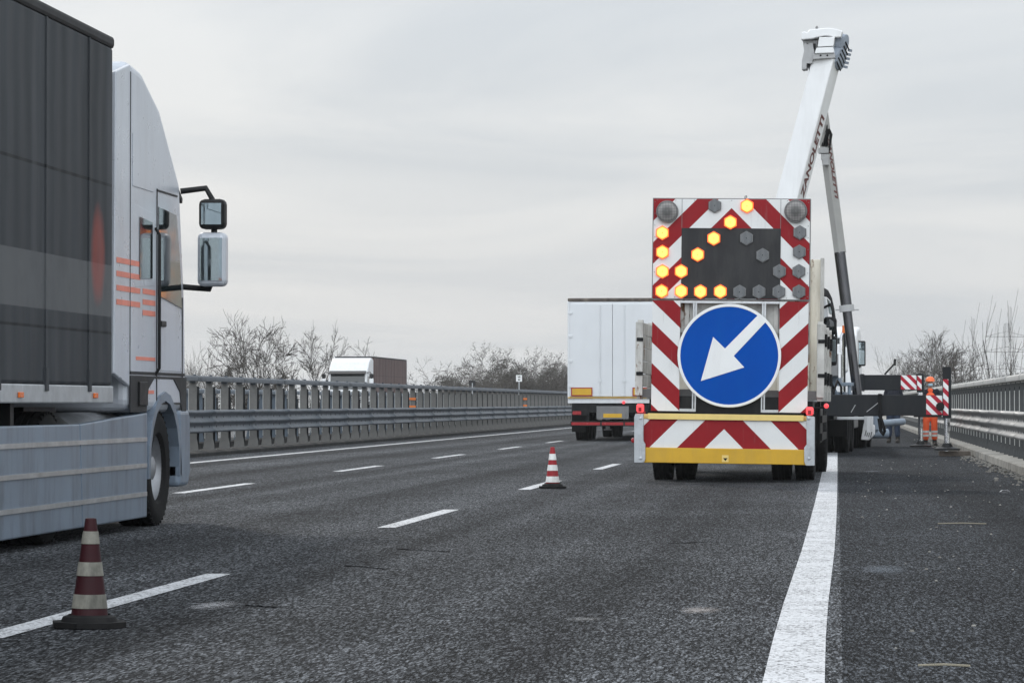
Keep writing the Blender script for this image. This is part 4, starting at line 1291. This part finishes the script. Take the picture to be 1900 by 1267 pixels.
        MB().prism([(y0 + .36, 2.1), (y0 + .86, 2.12), (y0 + .86, 2.6), (y0 + .36, 2.62)], 'x', 1.226, 1.229).build("sleeper_window", M_GLASSD, cab, bevel=.002)
        MB().box(1.2205, 1.224, y0 + .012, y0 + .03, 1.3, 3.8).build("fairing_seam", M_BLACK, cab)
        for k in range(6):
            MB().box(1.26, 1.275, 1.4 + k * 2.3, 1.52 + k * 2.3, 1.1, 1.14).build("side_marker", M_AMBER, R, bevel=.004)
    return R


M_PINKL = paint("salmon_reflection_marker", (.80, .26, .19), .45, 0, .15, 5, (.5, .2, .16), .4)  # colours the painted lamp reflections and two side markers
M_CURT = m_curtain("dark_curtain", (.055, .06, .067), (1.75, 2.16, (.12, .125, .13)), .9, True)
M_CURTR = m_curtain("brown_curtain", (.125, .085, .08), None, .8)
M_SILVER = paint("silver_blue_cab", (.55, .58, .63), .3, .15, .08, 1.2, (.3, .3, .31), .35)
M_SKIRT = paint("ice_blue_skirt", (.20, .25, .315), .35, .15, .2, 1.1, (.07, .075, .085), .75)
M_ROOFD = paint("roof_dark", (.03, .03, .032), .6)
M_TRWH = paint("trailer_white", (.66, .675, .69), .4, 0, .05, .6, (.5, .5, .49), .16)
M_TRROOF = paint("trailer_roof_brown", (.1, .085, .075), .6, 0, .4, 3, (.3, .25, .2), .6)
lorry("large lorry with dark curtain sides and silver blue cab passing close at the left edge", (-7.03, 11.52, 0), 0, M_CURT, M_GREY, M_SILVER, M_ROOFD, 13.6, skirts=True, lamps=True, mband=M_BRACKET, mskirt=M_SKIRT)
lorry("white box trailer lorry driving away beyond the second cone, yellow marker plates on its doors", (-6.24, 89.0, 0), 0, M_TRWH, M_TRWH, M_WHITE, M_TRROOF, 13.6, mband=M_WHITE)
lorry("white cab lorry with brown curtain sides coming the other way behind the left barrier", (-30.2, 195.5 + 18.4, 0), PI, M_CURTR, M_GREY, M_WHITE, M_ROOFD, 15.1)


# ------------------------------------------------------------------ traffic cones
def cone(label, x, y, rz, mr, mw, tilt, heights):
    R = thing("traffic_cone", label, "traffic cone", (x, y, 0), rz, "traffic cones along the lane line")
    R.rotation_euler = (0, tilt, rz)
    rad = lambda z: .026 + (.095 - .026) * (1 - z / .516)
    b = MB()
    P = []
    for k in range(8):
        a = PI / 4 * k + PI / 8
        P.append((.172 * math.cos(a) * 1.06, .172 * math.sin(a) * 1.06))
    b.prism(P, 'z', .004, .03)
    for k in range(4):
        a = PI / 2 * k + PI / 4
        b.box(-.05, .05, .10, .165, .0, .024, 0, Matrix.Rotation(a, 4, 'Z'))
    b.lathe([(.135, .03), (.125, .052), (.105, .058), (.1, heights[0])], 'z', n=28)
    b.build("base", M_RUBBER, R, smooth=35)
    bd = MB()
    zs = [heights[0] - .002 + (.517 - heights[0]) * k / 10 for k in range(11)]
    prof = [(rad(z), z) for z in zs] + [(.018, .517), (.018, .47)]
    bd.lathe(prof, 'z', n=32)
    bd.build("cone_body", mr, R, smooth=40)
    for i in range(1, len(heights) - 1, 2):
        a, c = heights[i], heights[i + 1]
        MB().lathe([(rad(a), a), (rad(a) + .0025, a + .001), (rad(c) + .0025, c - .001), (rad(c), c)], 'z', n=32).build("band", mw, R, smooth=40)
    return R


g1 = at(161, 1172, 14.8)
cone("dirty shade-darkened red cone with grimy bands in the foreground at the lower left", g1.x, 14.85, .3, M_CONERD, M_CONEWD, .012, [.062, .092, .158, .245, .31, .395, .455])
g2 = at(1022.5, 905, 39.4)
cone("clean red and white cone standing in the middle of the road past the long dash", g2.x, 39.6, .1, M_CONER, M_CONEW, 0, [.07, .078, .152, .222, .295, .355, .432])


# ------------------------------------------------------------------ people
def remesh(o, v=.014, it=3):
    m = o.modifiers.new('remesh', 'REMESH'); m.mode = 'VOXEL'; m.voxel_size = v; m.use_smooth_shade = True
    s = o.modifiers.new('smooth', 'SMOOTH'); s.iterations = it; s.factor = .5
    return o


def limb(mb, pts, rads, n=12, m=0):
    mb.tube(pts, rads, n, m)
    for p, r in zip(pts, rads): mb.ell(p, (r, r, r), 10, 6, m)


def hand(mb, w, d, s):
    """palm + four curled fingers + thumb; w wrist, d down direction"""
    w = Vector(w); d = Vector(d).normalized()
    side = Vector((0, 1, 0)) - d * d.y
    side.normalize()
    inn = d.cross(side).normalized() * s
    c = w + d * .05
    mb.ell(c, (.026, .042, .05), 10, 6)
    for k, ln in enumerate((.066, .075, .07, .054)):
        b = w + d * .088 + side * (.03 - .02 * k)
        limb(mb, [b, b + d * ln * .55, b + d * ln * .85 + inn * ln * .35], [.009, .0085, .0075], 8)
    b = w + d * .03 + side * .036
    limb(mb, [b, b + side * .022 + d * .03, b + side * .02 + d * .058 + inn * .01], [.0105, .0095, .008], 8)


M_SKIN = paint("skin", (.42, .25, .18), .5, 0, .1, 6)
M_HIVIS = paint("hivis_orange", (.86, .13, .045), .75, 0, .18, 5, (.6, .08, .03), .5, bump=.3)
M_NAVY = paint("navy_cloth", (.018, .02, .028), .85, 0, .2, 6, bump=.3)
M_JEANS = paint("denim", (.03, .042, .07), .85, 0, .3, 10, (.07, .085, .12), .5, bump=.3)
M_REFL = paint("reflective_tape", (.6, .6, .58), .4, .2)
M_MASK = paint("mask_blue", (.42, .62, .74), .8)
M_BOOT = paint("boot", (.03, .027, .024), .7, 0, .3, 8, (.08, .07, .06), .5)
M_HELM = paint("helmet_orange", (.85, .17, .05), .35)
M_HAIR = paint("hair", (.025, .02, .017), .8)


def person(label, loc, rz, hgt, mleg, mtop, helmet, mask, stripes_, hands_pose):
    R = thing("person", label, "person", loc, rz)
    k = hgt / 1.75
    T = lambda p: tuple(c * k for c in p)

    def LB(mb, pts, rads): limb(mb, [T(p) for p in pts], [r * k for r in rads])
    # figure faces -Y
    b = MB()
    b.ell(T((0, -.005, 1.635)), T((.076, .095, .115)), 18, 12)
    b.ell(T((0, -.035, 1.575)), T((.055, .065, .06)))
    b.ell(T((0, -.108, 1.615)), T((.013, .02, .022)), 8, 6)          # nose
    for s in (-1, 1):
        b.ell(T((s * .08, .005, 1.625)), T((.012, .02, .032)), 8, 6)  # ears
    LB(b, [(0, .01, 1.56), (0, .015, 1.44)], [.056, .062])
    b.ell(T((0, .01, 1.28)), T((.165, .105, .19))); b.ell(T((0, .01, 1.02)), T((.15, .105, .16)))
    for s, hp in zip((-1, 1), hands_pose):
        LB(b, [(s * .17, .01, 1.42), hp[0], hp[1]], [.05, .042, .028])
        hand(b, T(hp[1]), T(hp[2]), -s)
        LB(b, [(s * .09, .01, .94), (s * .105, -.02, .50), (s * .115, .02, .09)], [.085, .055, .04])
        LB(b, [(s * .118, .03, .05), (s * .125, -.12, .035)], [.042, .034])
    body = remesh(b.build("body", M_SKIN, R, smooth=60), .011, 2)
    f = MB()
    for s in (-1, 1):
        f.ell(T((s * .031, -.086, 1.648)), T((.015, .012, .009)), 8, 6)
        f.box(s * .031 * k - .018 * k, s * .031 * k + .018 * k, -.099 * k, -.09 * k, 1.668 * k, 1.676 * k)
    f.build("eyes", M_HAIR, body, smooth=60)
    t = MB()
    for s in (-1, 1):
        LB(t, [(s * .088, .01, .95), (s * .105, -.015, .52), (s * .112, .01, .22)], [.112, .082, .078])
    t.ell(T((0, .01, .98)), T((.172, .128, .13)))
    tro = remesh(t.build("trousers", mleg, R, smooth=60), .014, 3)
    if stripes_:
        for s in (-1, 1):
            for z0, z1 in ((.25, .31), (.345, .405)):
                c = .108 * s
                MB().lathe([(.084 * k, z0 * k), (.087 * k, z0 * k), (.089 * k, z1 * k), (.084 * k, z1 * k)], 'z', (c * k, .003, 0), 20).build("reflective_band", M_REFL, tro, smooth=40)
    j = MB()
    j.ell(T((0, .01, 1.27)), T((.195, .135, .2))); j.ell(T((0, .01, 1.08)), T((.18, .135, .17)))
    j.ell(T((0, .012, 1.42)), T((.15, .1, .07)))
    for s, hp in zip((-1, 1), hands_pose):
        w_ = Vector(hp[0]).lerp(Vector(hp[1]), .9)
        LB(j, [(s * .17, .01, 1.41), hp[0], tuple(w_)], [.072, .062, .05])
    jo = remesh(j.build("jacket", mtop, R, smooth=60), .014, 3)
    if stripes_:   # orange bib front over the dark jacket
        v = MB()
        v.ell(T((0, -.02, 1.22)), T((.172, .128, .21))); v.ell(T((0, -.02, 1.06)), T((.172, .13, .15))); v.ell(T((0, -.055, 1.43)), T((.075, .05, .06)))
        vo = remesh(v.build("vest", M_HIVIS, R, smooth=60), .014, 3)
    for s in (-1, 1):
        bt = MB()
        LB(bt, [(s * .115, .02, .22), (s * .117, .025, .07)], [.062, .056])
        LB(bt, [(s * .118, .03, .055), (s * .128, -.135, .045)], [.056, .05])
        bt.box((s * .118 - .05) * k, (s * .128 + .05) * k, -.18 * k, .09 * k, 0, .03 * k)
        remesh(bt.build("boot", M_BOOT, R, smooth=60), .011, 2)
    if helmet:
        h = MB().lathe([(.001, 1.79), (.06, 1.782), (.1, 1.75), (.118, 1.70), (.122, 1.665), (.112, 1.66)], 'z', (0, 0, 0), 24)
        h.v = [(a * k, (c - .005) * k, d * k) for a, c, d in h.v]
        h.prism([(-.1 * k, -.06 * k), (.1 * k, -.06 * k), (.07 * k, -.155 * k), (-.07 * k, -.155 * k)], 'z', 1.66 * k, 1.672 * k)
        h.build("helmet", M_HELM, R, smooth=45)
    else:
        MB().ell(T((0, .015, 1.68)), T((.084, .095, .085))).build("hair", M_HAIR, R, smooth=60)
    if mask:
        m_ = MB().ell(T((0, -.055, 1.578)), T((.064, .066, .052)), 16, 10)
        m_.build("face_mask", M_MASK, R, smooth=60)
    return R


g = at(1726, 828, 79.3)
person("worker in orange hi-vis trousers and helmet with a pale blue mask beside the guard rail", (g.x, 79.3, 0), .08, 1.68, M_HIVIS, M_NAVY, True, True, True,
       [((-.27, .0, 1.15), (-.2, -.13, .98), (.2, -.3, -.8)), ((.27, .0, 1.15), (.24, -.12, .95), (-.05, -.35, -.9))])
g = at(1657.5, 822, 86)
person("worker in blue jeans and dark boots standing behind the outrigger beams", (g.x, 86, 0), -.1, 1.72, M_JEANS, M_NAVY, False, False, False,
       [((-.26, .03, 1.14), (-.27, -.05, .88), (0, -.1, -1)), ((.26, .03, 1.14), (.27, -.05, .88), (0, -.1, -1))])


# ------------------------------------------------------------------ trees
def grow(rnd, h, style):
    """bare tree: returns trunk MB and branch MB (local, base at origin)"""
    tr, br = MB(), MB()
    tips = []

    def seg(mb, p, d, ln, r0, depth, nseg):
        pts, rr = [p.copy()], [r0]
        q = p.copy(); dd = d.copy()
        for i in range(nseg):
            dd = (dd + Vector((rnd.gauss(0, 1), rnd.gauss(0, 1), rnd.gauss(0, .6) + style['up'])) * style['wob']).normalized()
            q = q + dd * ln / nseg
            pts.append(q.copy()); rr.append(max(r0 * (1 - .62 * (i + 1) / nseg), .0115))
        mb.tube(pts, rr, 6 if depth == 0 else (4 if depth == 1 else 3), 0, False)
        if depth >= style['depth']:
            tips.append(q); return
        nb = style['nb'][min(depth, len(style['nb']) - 1)]
        for k in range(nb):
            t = rnd.uniform(style['lo'] if depth else style['lo0'], 1.0)
            i = min(int(t * nseg), nseg - 1); f = t * nseg - i
            s_ = pts[i].lerp(pts[i + 1], f)
            base_d = (pts[i + 1] - pts[i]).normalized()
            az = rnd.uniform(0, 2 * PI)
            side = Vector((math.cos(az), math.sin(az), 0))
            side = (side - base_d * side.dot(base_d)).normalized()
            ang = math.radians(rnd.uniform(*style['ang']))
            nd = (base_d * math.cos(ang) + side * math.sin(ang))
            r1 = rr[i] * rnd.uniform(.45, .65)
            seg(br, s_, nd, ln * rnd.uniform(*style['len']), max(r1, .0125), depth + 1, 4 if depth < 2 else 3)

    for k in range(style['stems']):
        az = rnd.uniform(0, 2 * PI); lean = style['lean'] * rnd.uniform(.3, 1)
        d = Vector((math.cos(az) * lean, math.sin(az) * lean, 1)).normalized()
        st = Vector((rnd.uniform(-.25, .25), rnd.uniform(-.25, .25), -.3)) if style['stems'] > 1 else Vector((0, 0, -.3))
        seg(tr, st, d, h * rnd.uniform(.78, 1.0) * style.get('trunk', .8), style['r'] * h / 10 * rnd.uniform(.8, 1.1), 0, 7)
    return tr, br, tips


STY = {
    'spread': dict(up=.16, wob=.14, depth=4, nb=[9, 6, 5, 4], lo0=.28, lo=.25, ang=(22, 50), len=(.42, .62), stems=2, lean=.3, r=.12, trunk=.72),
    'vase': dict(up=.2, wob=.1, depth=3, nb=[9, 6, 5], lo0=.2, lo=.25, ang=(14, 34), len=(.42, .66), stems=5, lean=.42, r=.10, trunk=.78),
    'sapling': dict(up=.15, wob=.1, depth=3, nb=[11, 6, 4], lo0=.22, lo=.2, ang=(20, 42), len=(.3, .5), stems=1, lean=.1, r=.08, trunk=.86),
    'shoot': dict(up=.22, wob=.06, depth=2, nb=[5, 3], lo0=.15, lo=.3, ang=(8, 24), len=(.35, .6), stems=3, lean=.3, r=.075, trunk=.9),
    'bushy': dict(up=.08, wob=.16, depth=4, nb=[10, 7, 5, 4], lo0=.15, lo=.2, ang=(25, 60), len=(.42, .62), stems=3, lean=.4, r=.10, trunk=.66),
}
_proto = {}


def tree(label, px, top, Y, style, seed, group, leaf=0, name="bare_tree", mat=None, hscale=1.0, cat="tree"):
    key = (style, seed % 3, leaf)
    gz = -4.2
    tp = at(px, top, Y)
    h = tp.z - gz
    if key not in _proto:
        rnd = random.Random(hash(style) % 97 if False else sum(map(ord, style)) + seed % 3 * 17)
        tr, br, tips = grow(rnd, 10.0, STY[style])
        zmax = max(v[2] for v in br.v)
        k = 10.0 / zmax
        for m in (tr, br): m.v = [(a * k, b * k, c * k) for a, b, c in m.v]
        t1 = tr.build("trunk", M_BARK, None, smooth=60); b1 = br.build("crown", M_BARK2, None, smooth=60)
        lf = None
        if leaf:
            lm = MB()
            for q in tips:
                for _ in range(leaf):
                    c = q * k + Vector((rnd.gauss(0, .17), rnd.gauss(0, .17), rnd.gauss(0, .17)))
                    u = Vector((rnd.gauss(0, 1), rnd.gauss(0, 1), rnd.gauss(0, 1))).normalized() * rnd.uniform(.035, .075)
                    v = u.orthogonal().normalized() * rnd.uniform(.02, .045)
                    lm.add([c - u, c + v, c + u, c - v], [(0, 1, 2, 3)])
            lf = lm.build("dry_leaves", M_TWIG, None)
        _proto[key] = [(o.name.split('.')[0], o.data) for o in (t1, b1, lf) if o]
        for o in (t1, b1, lf):
            if o: bpy.data.objects.remove(o)
    R = thing(name, label, cat, (tp.x, Y, gz), random.Random(seed).uniform(0, 6.28), group)
    s = h / 10.0
    R.scale = (s * hscale, s * hscale, s)
    for nm, d in _proto[key]:
        o = bpy.data.objects.new(nm, d); COL.objects.link(o); o.parent = R
    return R


GL = "bare trees beyond the opposite carriageway"
tree("pale thin bare sapling just right of the passing lorry's cab", 322, 634, 190, 'vase', 2, GL)
tree("thin upright bare sapling between the passing lorry and the tall bare tree", 357, 636, 205, 'vase', 1, GL, hscale=.5)
tree("shortest bare sapling left of the tallest bare tree, its top just over the barrier", 391, 640, 215, 'sapling', 0, GL)
tree("tallest bare tree behind the left barrier, vase-shaped and many-stemmed", 485, 574, 222, 'spread', 1, GL, hscale=.72)
tree("slanting bare tree leaning left at the foot of the tallest bare tree", 440, 645, 218, 'vase', 2, GL, hscale=.7)
tree("second tallest bare tree, standing between the tallest one and the oncoming lorry", 575, 592, 228, 'spread', 2, GL, hscale=.68)
tree("small bare tree peeking out above the oncoming lorry's roof", 640, 625, 245, 'sapling', 1, GL)
GB = "brownish bushy trees beyond the far barrier"
tree("sparse low bushy tree at the left end of the brownish tree clump", 825, 660, 330, 'bushy', 0, GB, 0, "bushy_tree")
tree("low bushy tree under the left shoulder of the brownish tree clump", 862, 676, 335, 'bushy', 1, GB, 5, "bushy_tree")
tree("broad bushy tree forming the left crest of the brownish tree clump", 893, 646, 350, 'bushy', 2, GB, 7, "bushy_tree")
tree("highest bushy tree of the brownish clump, behind the dark sign back", 935, 637, 358, 'bushy', 0, GB, 7, "bushy_tree")
tree("bushy tree directly behind the small white sign", 966, 662, 365, 'bushy', 1, GB, 7, "bushy_tree")
tree("dense bushy tree just right of the small white sign", 992, 655, 375, 'bushy', 2, GB, 7, "bushy_tree")
tree("dense tall bushy tree touching the left edge of the white trailer", 1030, 646, 380, 'bushy', 0, GB, 7, "bushy_tree")
tree("dark bushy tree mostly hidden behind the white trailer", 1062, 652, 385, 'bushy', 1, GB, 7, "bushy_tree")
tree("low filler bushy tree in front of the clump between the two signs", 925, 690, 340, 'bushy', 1, GB, 7, "bushy_tree")
tree("low bushy tree right of the white sign near the barrier rail", 1008, 690, 360, 'bushy', 2, GB, 7, "bushy_tree")
for lb, px, tp_, Y, st_ in (("low bush at the foot of the sparse tree, left end of the brownish clump", 845, 694, 320, 0), ("low bush under the left crest of the brownish clump", 880, 686, 325, 1), ("low bush just right of the dark sign back", 903, 688, 345, 2),
                          ("mid-height bush right under the highest tree of the clump", 945, 676, 372, 1), ("low bush just below the small white sign", 975, 690, 368, 0), ("mid-height bush filling the dip right of the white sign", 1010, 668, 390, 1), ("low bush against the lower left edge of the white trailer", 1040, 682, 370, 2)):
    tree(lb, px, tp_, Y, 'bushy', st_, GB, 7, "bush", cat="bush", hscale=1.25)
GR = "bare trees behind the right barrier"
tree("bare tree behind the black outrigger beam with the lever", 1692, 628, 300, 'vase', 1, GR, hscale=.7)
tree("bare tree rising straight above the helmeted worker", 1722, 607, 290, 'spread', 0, GR, hscale=.8)
tree("bare tree just left of the tall jack leg", 1745, 622, 280, 'spread', 1, GR, hscale=.75)
tree("bare tree spreading just right of the tall jack leg", 1775, 640, 270, 'bushy', 1, GR, hscale=.8)
GS = "tall thin bare shoots behind the right barrier"
tree("lone curved thin shoot nearest the tall jack leg", 1788, 565, 160, 'shoot', 2, GS, 0, "young_tree", hscale=.55)
tree("pair of thin shoots leaning left beside the lone curved shoot", 1812, 562, 155, 'shoot', 1, GS, 0, "young_tree", hscale=.55)
tree("straight thin shoot in the middle of the row of shoots", 1836, 545, 150, 'shoot', 0, GS, 0, "young_tree", hscale=.55)
tree("cluster of thin shoots crossing the distant pylon", 1862, 556, 148, 'shoot', 2, GS, 0, "young_tree", hscale=.6)
tree("tallest thin shoots near the right edge of the picture", 1882, 538, 145, 'shoot', 1, GS, 0, "young_tree", hscale=.6)
tree("thin shoots cut off by the right picture edge", 1908, 552, 140, 'shoot', 0, GS, 0, "young_tree", hscale=.6)
GU = "low scrub behind the right barrier"
tree("low scrub bush between the jack leg and the first shoots", 1800, 678, 200, 'bushy', 0, GU, 0, "bush", cat="bush", hscale=.75)
tree("low scrub bush under the middle of the shoots", 1840, 668, 190, 'bushy', 2, GU, 0, "bush", cat="bush", hscale=.75)
tree("low scrub bush under the tallest shoots at the right edge", 1885, 672, 180, 'bushy', 1, GU, 0, "bush", cat="bush", hscale=.75)

# ------------------------------------------------------------------ signs beyond the barrier, pylon, litter
p = at(963, 702, 175)
R = thing("road_sign", "small square white sign on a thin post in front of the brownish trees", "road sign", (p.x, 175, -.0))
MB().cyl((0, .03, .0), (0, .03, p.z + .1), .03, n=8).build("post", M_BRACKET, R)
s = .165
so_ = MB().box(-s, s, 0, .02, p.z - s * 1.05, p.z + s * 1.15).build("sign_face", M_SIGNW, R)
Mx = Matrix.Translation((0, -.004, p.z + .03)) @ Matrix.Rotation(PI / 2, 4, 'X')
text_mesh("lettering", "VII", .14, M_SLOT, so_, Mx, 0, .002, 'CENTER')
text_mesh("lettering", "44", .14, M_SLOT, so_, Matrix.Translation((0, -.004, p.z - .12)) @ Matrix.Rotation(PI / 2, 4, 'X'), 0, .002, 'CENTER')
p = at(876.5, 710.5, 160)
R = thing("road_sign", "dark back of a small sign just above the left barrier, left of the white sign", "road sign", (p.x, 160, 0))
MB().cyl((0, -.03, 0), (0, -.03, p.z), .025, n=8).build("post", M_BRACKET, R)
MB().box(-.16, .16, 0, .02, p.z - .16, p.z + .13).build("sign_back", M_PANELD, R)

p = at(1868, 600, 1150)
py = thing("pylon", "faint distant lattice power pylon behind the thin shoots", "pylon", (p.x, 1150, -4.5), .3)
H_ = p.z + 4.5
lat = MB()
wz = lambda z: 3.6 * (1 - z / H_) ** 1.2 + .7
rr = .06
nlev = 12
for k in range(nlev):
    z0, z1 = H_ * k / nlev, H_ * (k + 1) / nlev
    a, b = wz(z0), wz(z1)
    cs0 = [(-a, -a, z0), (a, -a, z0), (a, a, z0), (-a, a, z0)]; cs1 = [(-b, -b, z1), (b, -b, z1), (b, b, z1), (-b, b, z1)]
    for i in range(4):
        j = (i + 1) % 4
        lat.cyl(cs0[i], cs1[i], rr, n=4); lat.cyl(cs0[i], cs1[j], rr * .6, n=4); lat.cyl(cs0[j], cs1[i], rr * .6, n=4); lat.cyl(cs1[i], cs1[j], rr * .6, n=4)
lat.build("tower", M_GREY, py)
for z, wd in ((H_ * .86, 8.2), (H_ * .7, 9.0), (H_ * .52, 8.2)):
    am = MB()
    am.tube([(-wd, 0, z), (wd, 0, z)], .13, 4); am.tube([(-wd, 0, z), (0, 0, z + 1.9), (wd, 0, z)], .1, 4)
    am.build("cross_arm", M_GREY, py)

# litter, gravel along the kerb, stray straws
M_STONE = paint("stone", (.22, .21, .19), .9, 0, .5, 20)
M_SCRAP = paint("plastic_scrap", (.78, .78, .8), .5, 0, .1, 8)
rnd = random.Random(11)
gv = MB()
for i in range(900):
    y = rnd.uniform(30, 95); x = XR - abs(rnd.gauss(0, .16)) - .02
    s = rnd.uniform(.008, .028)
    M = Matrix.Translation((x, y, s * .4)) @ Matrix.Rotation(rnd.uniform(0, 6), 4, 'Z') @ Matrix.Diagonal((s * rnd.uniform(.7, 1.6), s, s * .7, 1))
    gv.add([(-1, -1, -.6), (1, -.8, -.6), (.8, 1, -.6), (-1, .9, -.6), (-.5, -.6, .6), (.6, -.4, .7), (.4, .6, .5), (-.6, .5, .6)],
           [(3, 2, 1, 0), (4, 5, 6, 7), (0, 1, 5, 4), (1, 2, 6, 5), (2, 3, 7, 6), (3, 0, 4, 7)], 0 if rnd.random() < .86 else (1 if rnd.random() < .5 else 2), M)
for i in range(160):
    y = rnd.uniform(13, 60); x = rnd.uniform(.2, XR); s = rnd.uniform(.004, .012)
    M = Matrix.Translation((x, y, s * .4)) @ Matrix.Rotation(rnd.uniform(0, 6), 4, 'Z') @ Matrix.Diagonal((s, s, s * .7, 1))
    gv.add([(-1, -1, -.6), (1, -.8, -.6), (.8, 1, -.6), (-1, .9, -.6), (-.5, -.6, .6), (.6, -.4, .7), (.4, .6, .5), (-.6, .5, .6)],
           [(3, 2, 1, 0), (4, 5, 6, 7), (0, 1, 5, 4), (1, 2, 6, 5), (2, 3, 7, 6), (3, 0, 4, 7)], 0 if rnd.random() < .5 else 1, M)
o = gv.build("gravel", [M_STONE, M_CONC, M_TWIG]); tag(o, "loose gravel and dead leaves gathered along the right kerb", None, None, "stuff")
g = at(1864, 913, CAMH * 5960 / (913 - 748))
sc_ = MB()
sc_.add([(-.065, -.01, .004), (-.02, -.03, .03), (.03, -.02, .036), (.07, .02, .008), (.02, .045, .02), (-.04, .04, .024)], [(0, 1, 5), (1, 4, 5), (1, 2, 4), (2, 3, 4)])
sc_.add([(-.065, -.01, .0), (-.02, -.03, .0), (.03, -.02, .0), (.07, .02, .0), (.02, .045, .0), (-.04, .04, .0)], [(0, 1, 2, 3, 4, 5)])
o = sc_.build("plastic_scrap", M_SCRAP); o.location = (g.x, g.y, .002)
tag(o, "white crumpled plastic scrap lying on the hard shoulder near the kerb", "litter")
for px0, px1, py, lb in ((1740, 1830, 971.5, "longest pale straw lying across the hard shoulder"), (1704, 1800, 1235, "pale straw on the hard shoulder nearest the bottom edge")):
    Y = CAMH * 5960 / (py - 748)
    a, b = at(px0, py, Y), at(px1, py + 1, Y)
    o = MB().tube([(a.x, Y, .006), ((a.x + b.x) / 2, Y - .02, .012), (b.x, Y - .01, .006)], .005, 5).build("straw", paint("straw", (.26, .235, .18), .8))
    tag(o, lb, "straw", "straws on the hard shoulder")


def stain(px, py, wx, wy, col, amt, nscale=6, soft=True):
    """patch of dried dust or old paint with a ragged outline"""
    Y = CAMH * 5960 / (py - 748)
    c = at(px, py, Y)
    t = NT("stain")
    o = t.xyz()
    if soft:
        r = t.math('SQRT', t.math('ADD', t.math('POWER', t.math('DIVIDE', o[0], wx), 2), t.math('POWER', t.math('DIVIDE', o[1], wy), 2)))
        k = t.ramp(t.math('ADD', r, t.math('MULTIPLY', t.noise(nscale, 6, .75), 1.1)), 1.35, .55)
    else:
        k = t.ramp(t.noise(nscale, 6, .75), .35, .6)
    v = t.n('ShaderNodeTexVoronoi'); v.inputs['Scale'].default_value = 70; t.l(t.tc.outputs['Object'], v.inputs['Vector'])
    scn = t.n('ShaderNodeSeparateColor'); t.l(v.outputs['Color'], scn.inputs[0])
    k = t.math('MULTIPLY', t.math('MULTIPLY', k, t.ramp(scn.outputs[0], .15, .75)), amt)
    t.l(k, t.b.inputs['Alpha'])
    t.fin(col, .85)
    q = MB().add([(-wx, -wy, 0), (wx, -wy, 0), (wx, wy, 0), (-wx, wy, 0)], [(0, 1, 2, 3)])
    s_ = struct("road_stain", q, t.mat); s_.location = (c.x, Y, .003)


stain(395, 1131, .16, .5, (.5, .5, .52), .8, 9)
stain(1300, 1134, .14, .35, (.55, .5, .48), .8, 9)
stain(1085, 1152, .12, .2, (.4, .4, .4), .6, 9)
stain(1640, 1056, .2, .75, (.20, .235, .28), .6, 7)
stain(1620, 874, .22, .9, (.22, .24, .28), .6, 7)


M_CRACK = paint("crack_fill", (.006, .006, .007), .9, spec=0)
for pa, pb, wd in (((735, 1022), (835, 1027), .012), ((640, 1054), (715, 1060), .014), ((455, 1130), (520, 1134), .012), ((1000, 962), (1090, 968), .014), ((1240, 1010), (1330, 1006), .012)):
    y0_, y1_ = (CAMH * 5960 / (p[1] - 748) for p in (pa, pb))
    a, b = at(pa[0], pa[1], y0_), at(pb[0], pb[1], y1_)
    rn_ = random.Random(int(pa[0])); vs = []
    for i in range(9):
        q = a.lerp(b, i / 8); jy = rn_.uniform(-.03, .03)
        ww = wd * 6 * rn_.uniform(.3, 1)
        vs += [(q.x, q.y + jy - ww / 2, .0025), (q.x, q.y + jy + ww / 2, .0025)]
    struct("road_crack", MB().add(vs, [(2 * i, 2 * i + 2, 2 * i + 3, 2 * i + 1) for i in range(8)]), M_CRACK)

# ------------------------------------------------------------------ haze
hm = bpy.data.materials.new("haze"); hm.use_nodes = True
hn = hm.node_tree; hn.nodes.clear()
pv = hn.nodes.new('ShaderNodeVolumePrincipled'); pv.inputs['Density'].default_value = .0002
pv.inputs['Color'].default_value = (.86, .88, .9, 1); pv.inputs['Anisotropy'].default_value = .2
ho_ = hn.nodes.new('ShaderNodeOutputMaterial'); hn.links.new(pv.outputs[0], ho_.inputs['Volume'])
hz = MB().box(-3200, 3200, -320, 2700, -5.6, 42).build("haze", hm)
hz['kind'] = 'stuff'
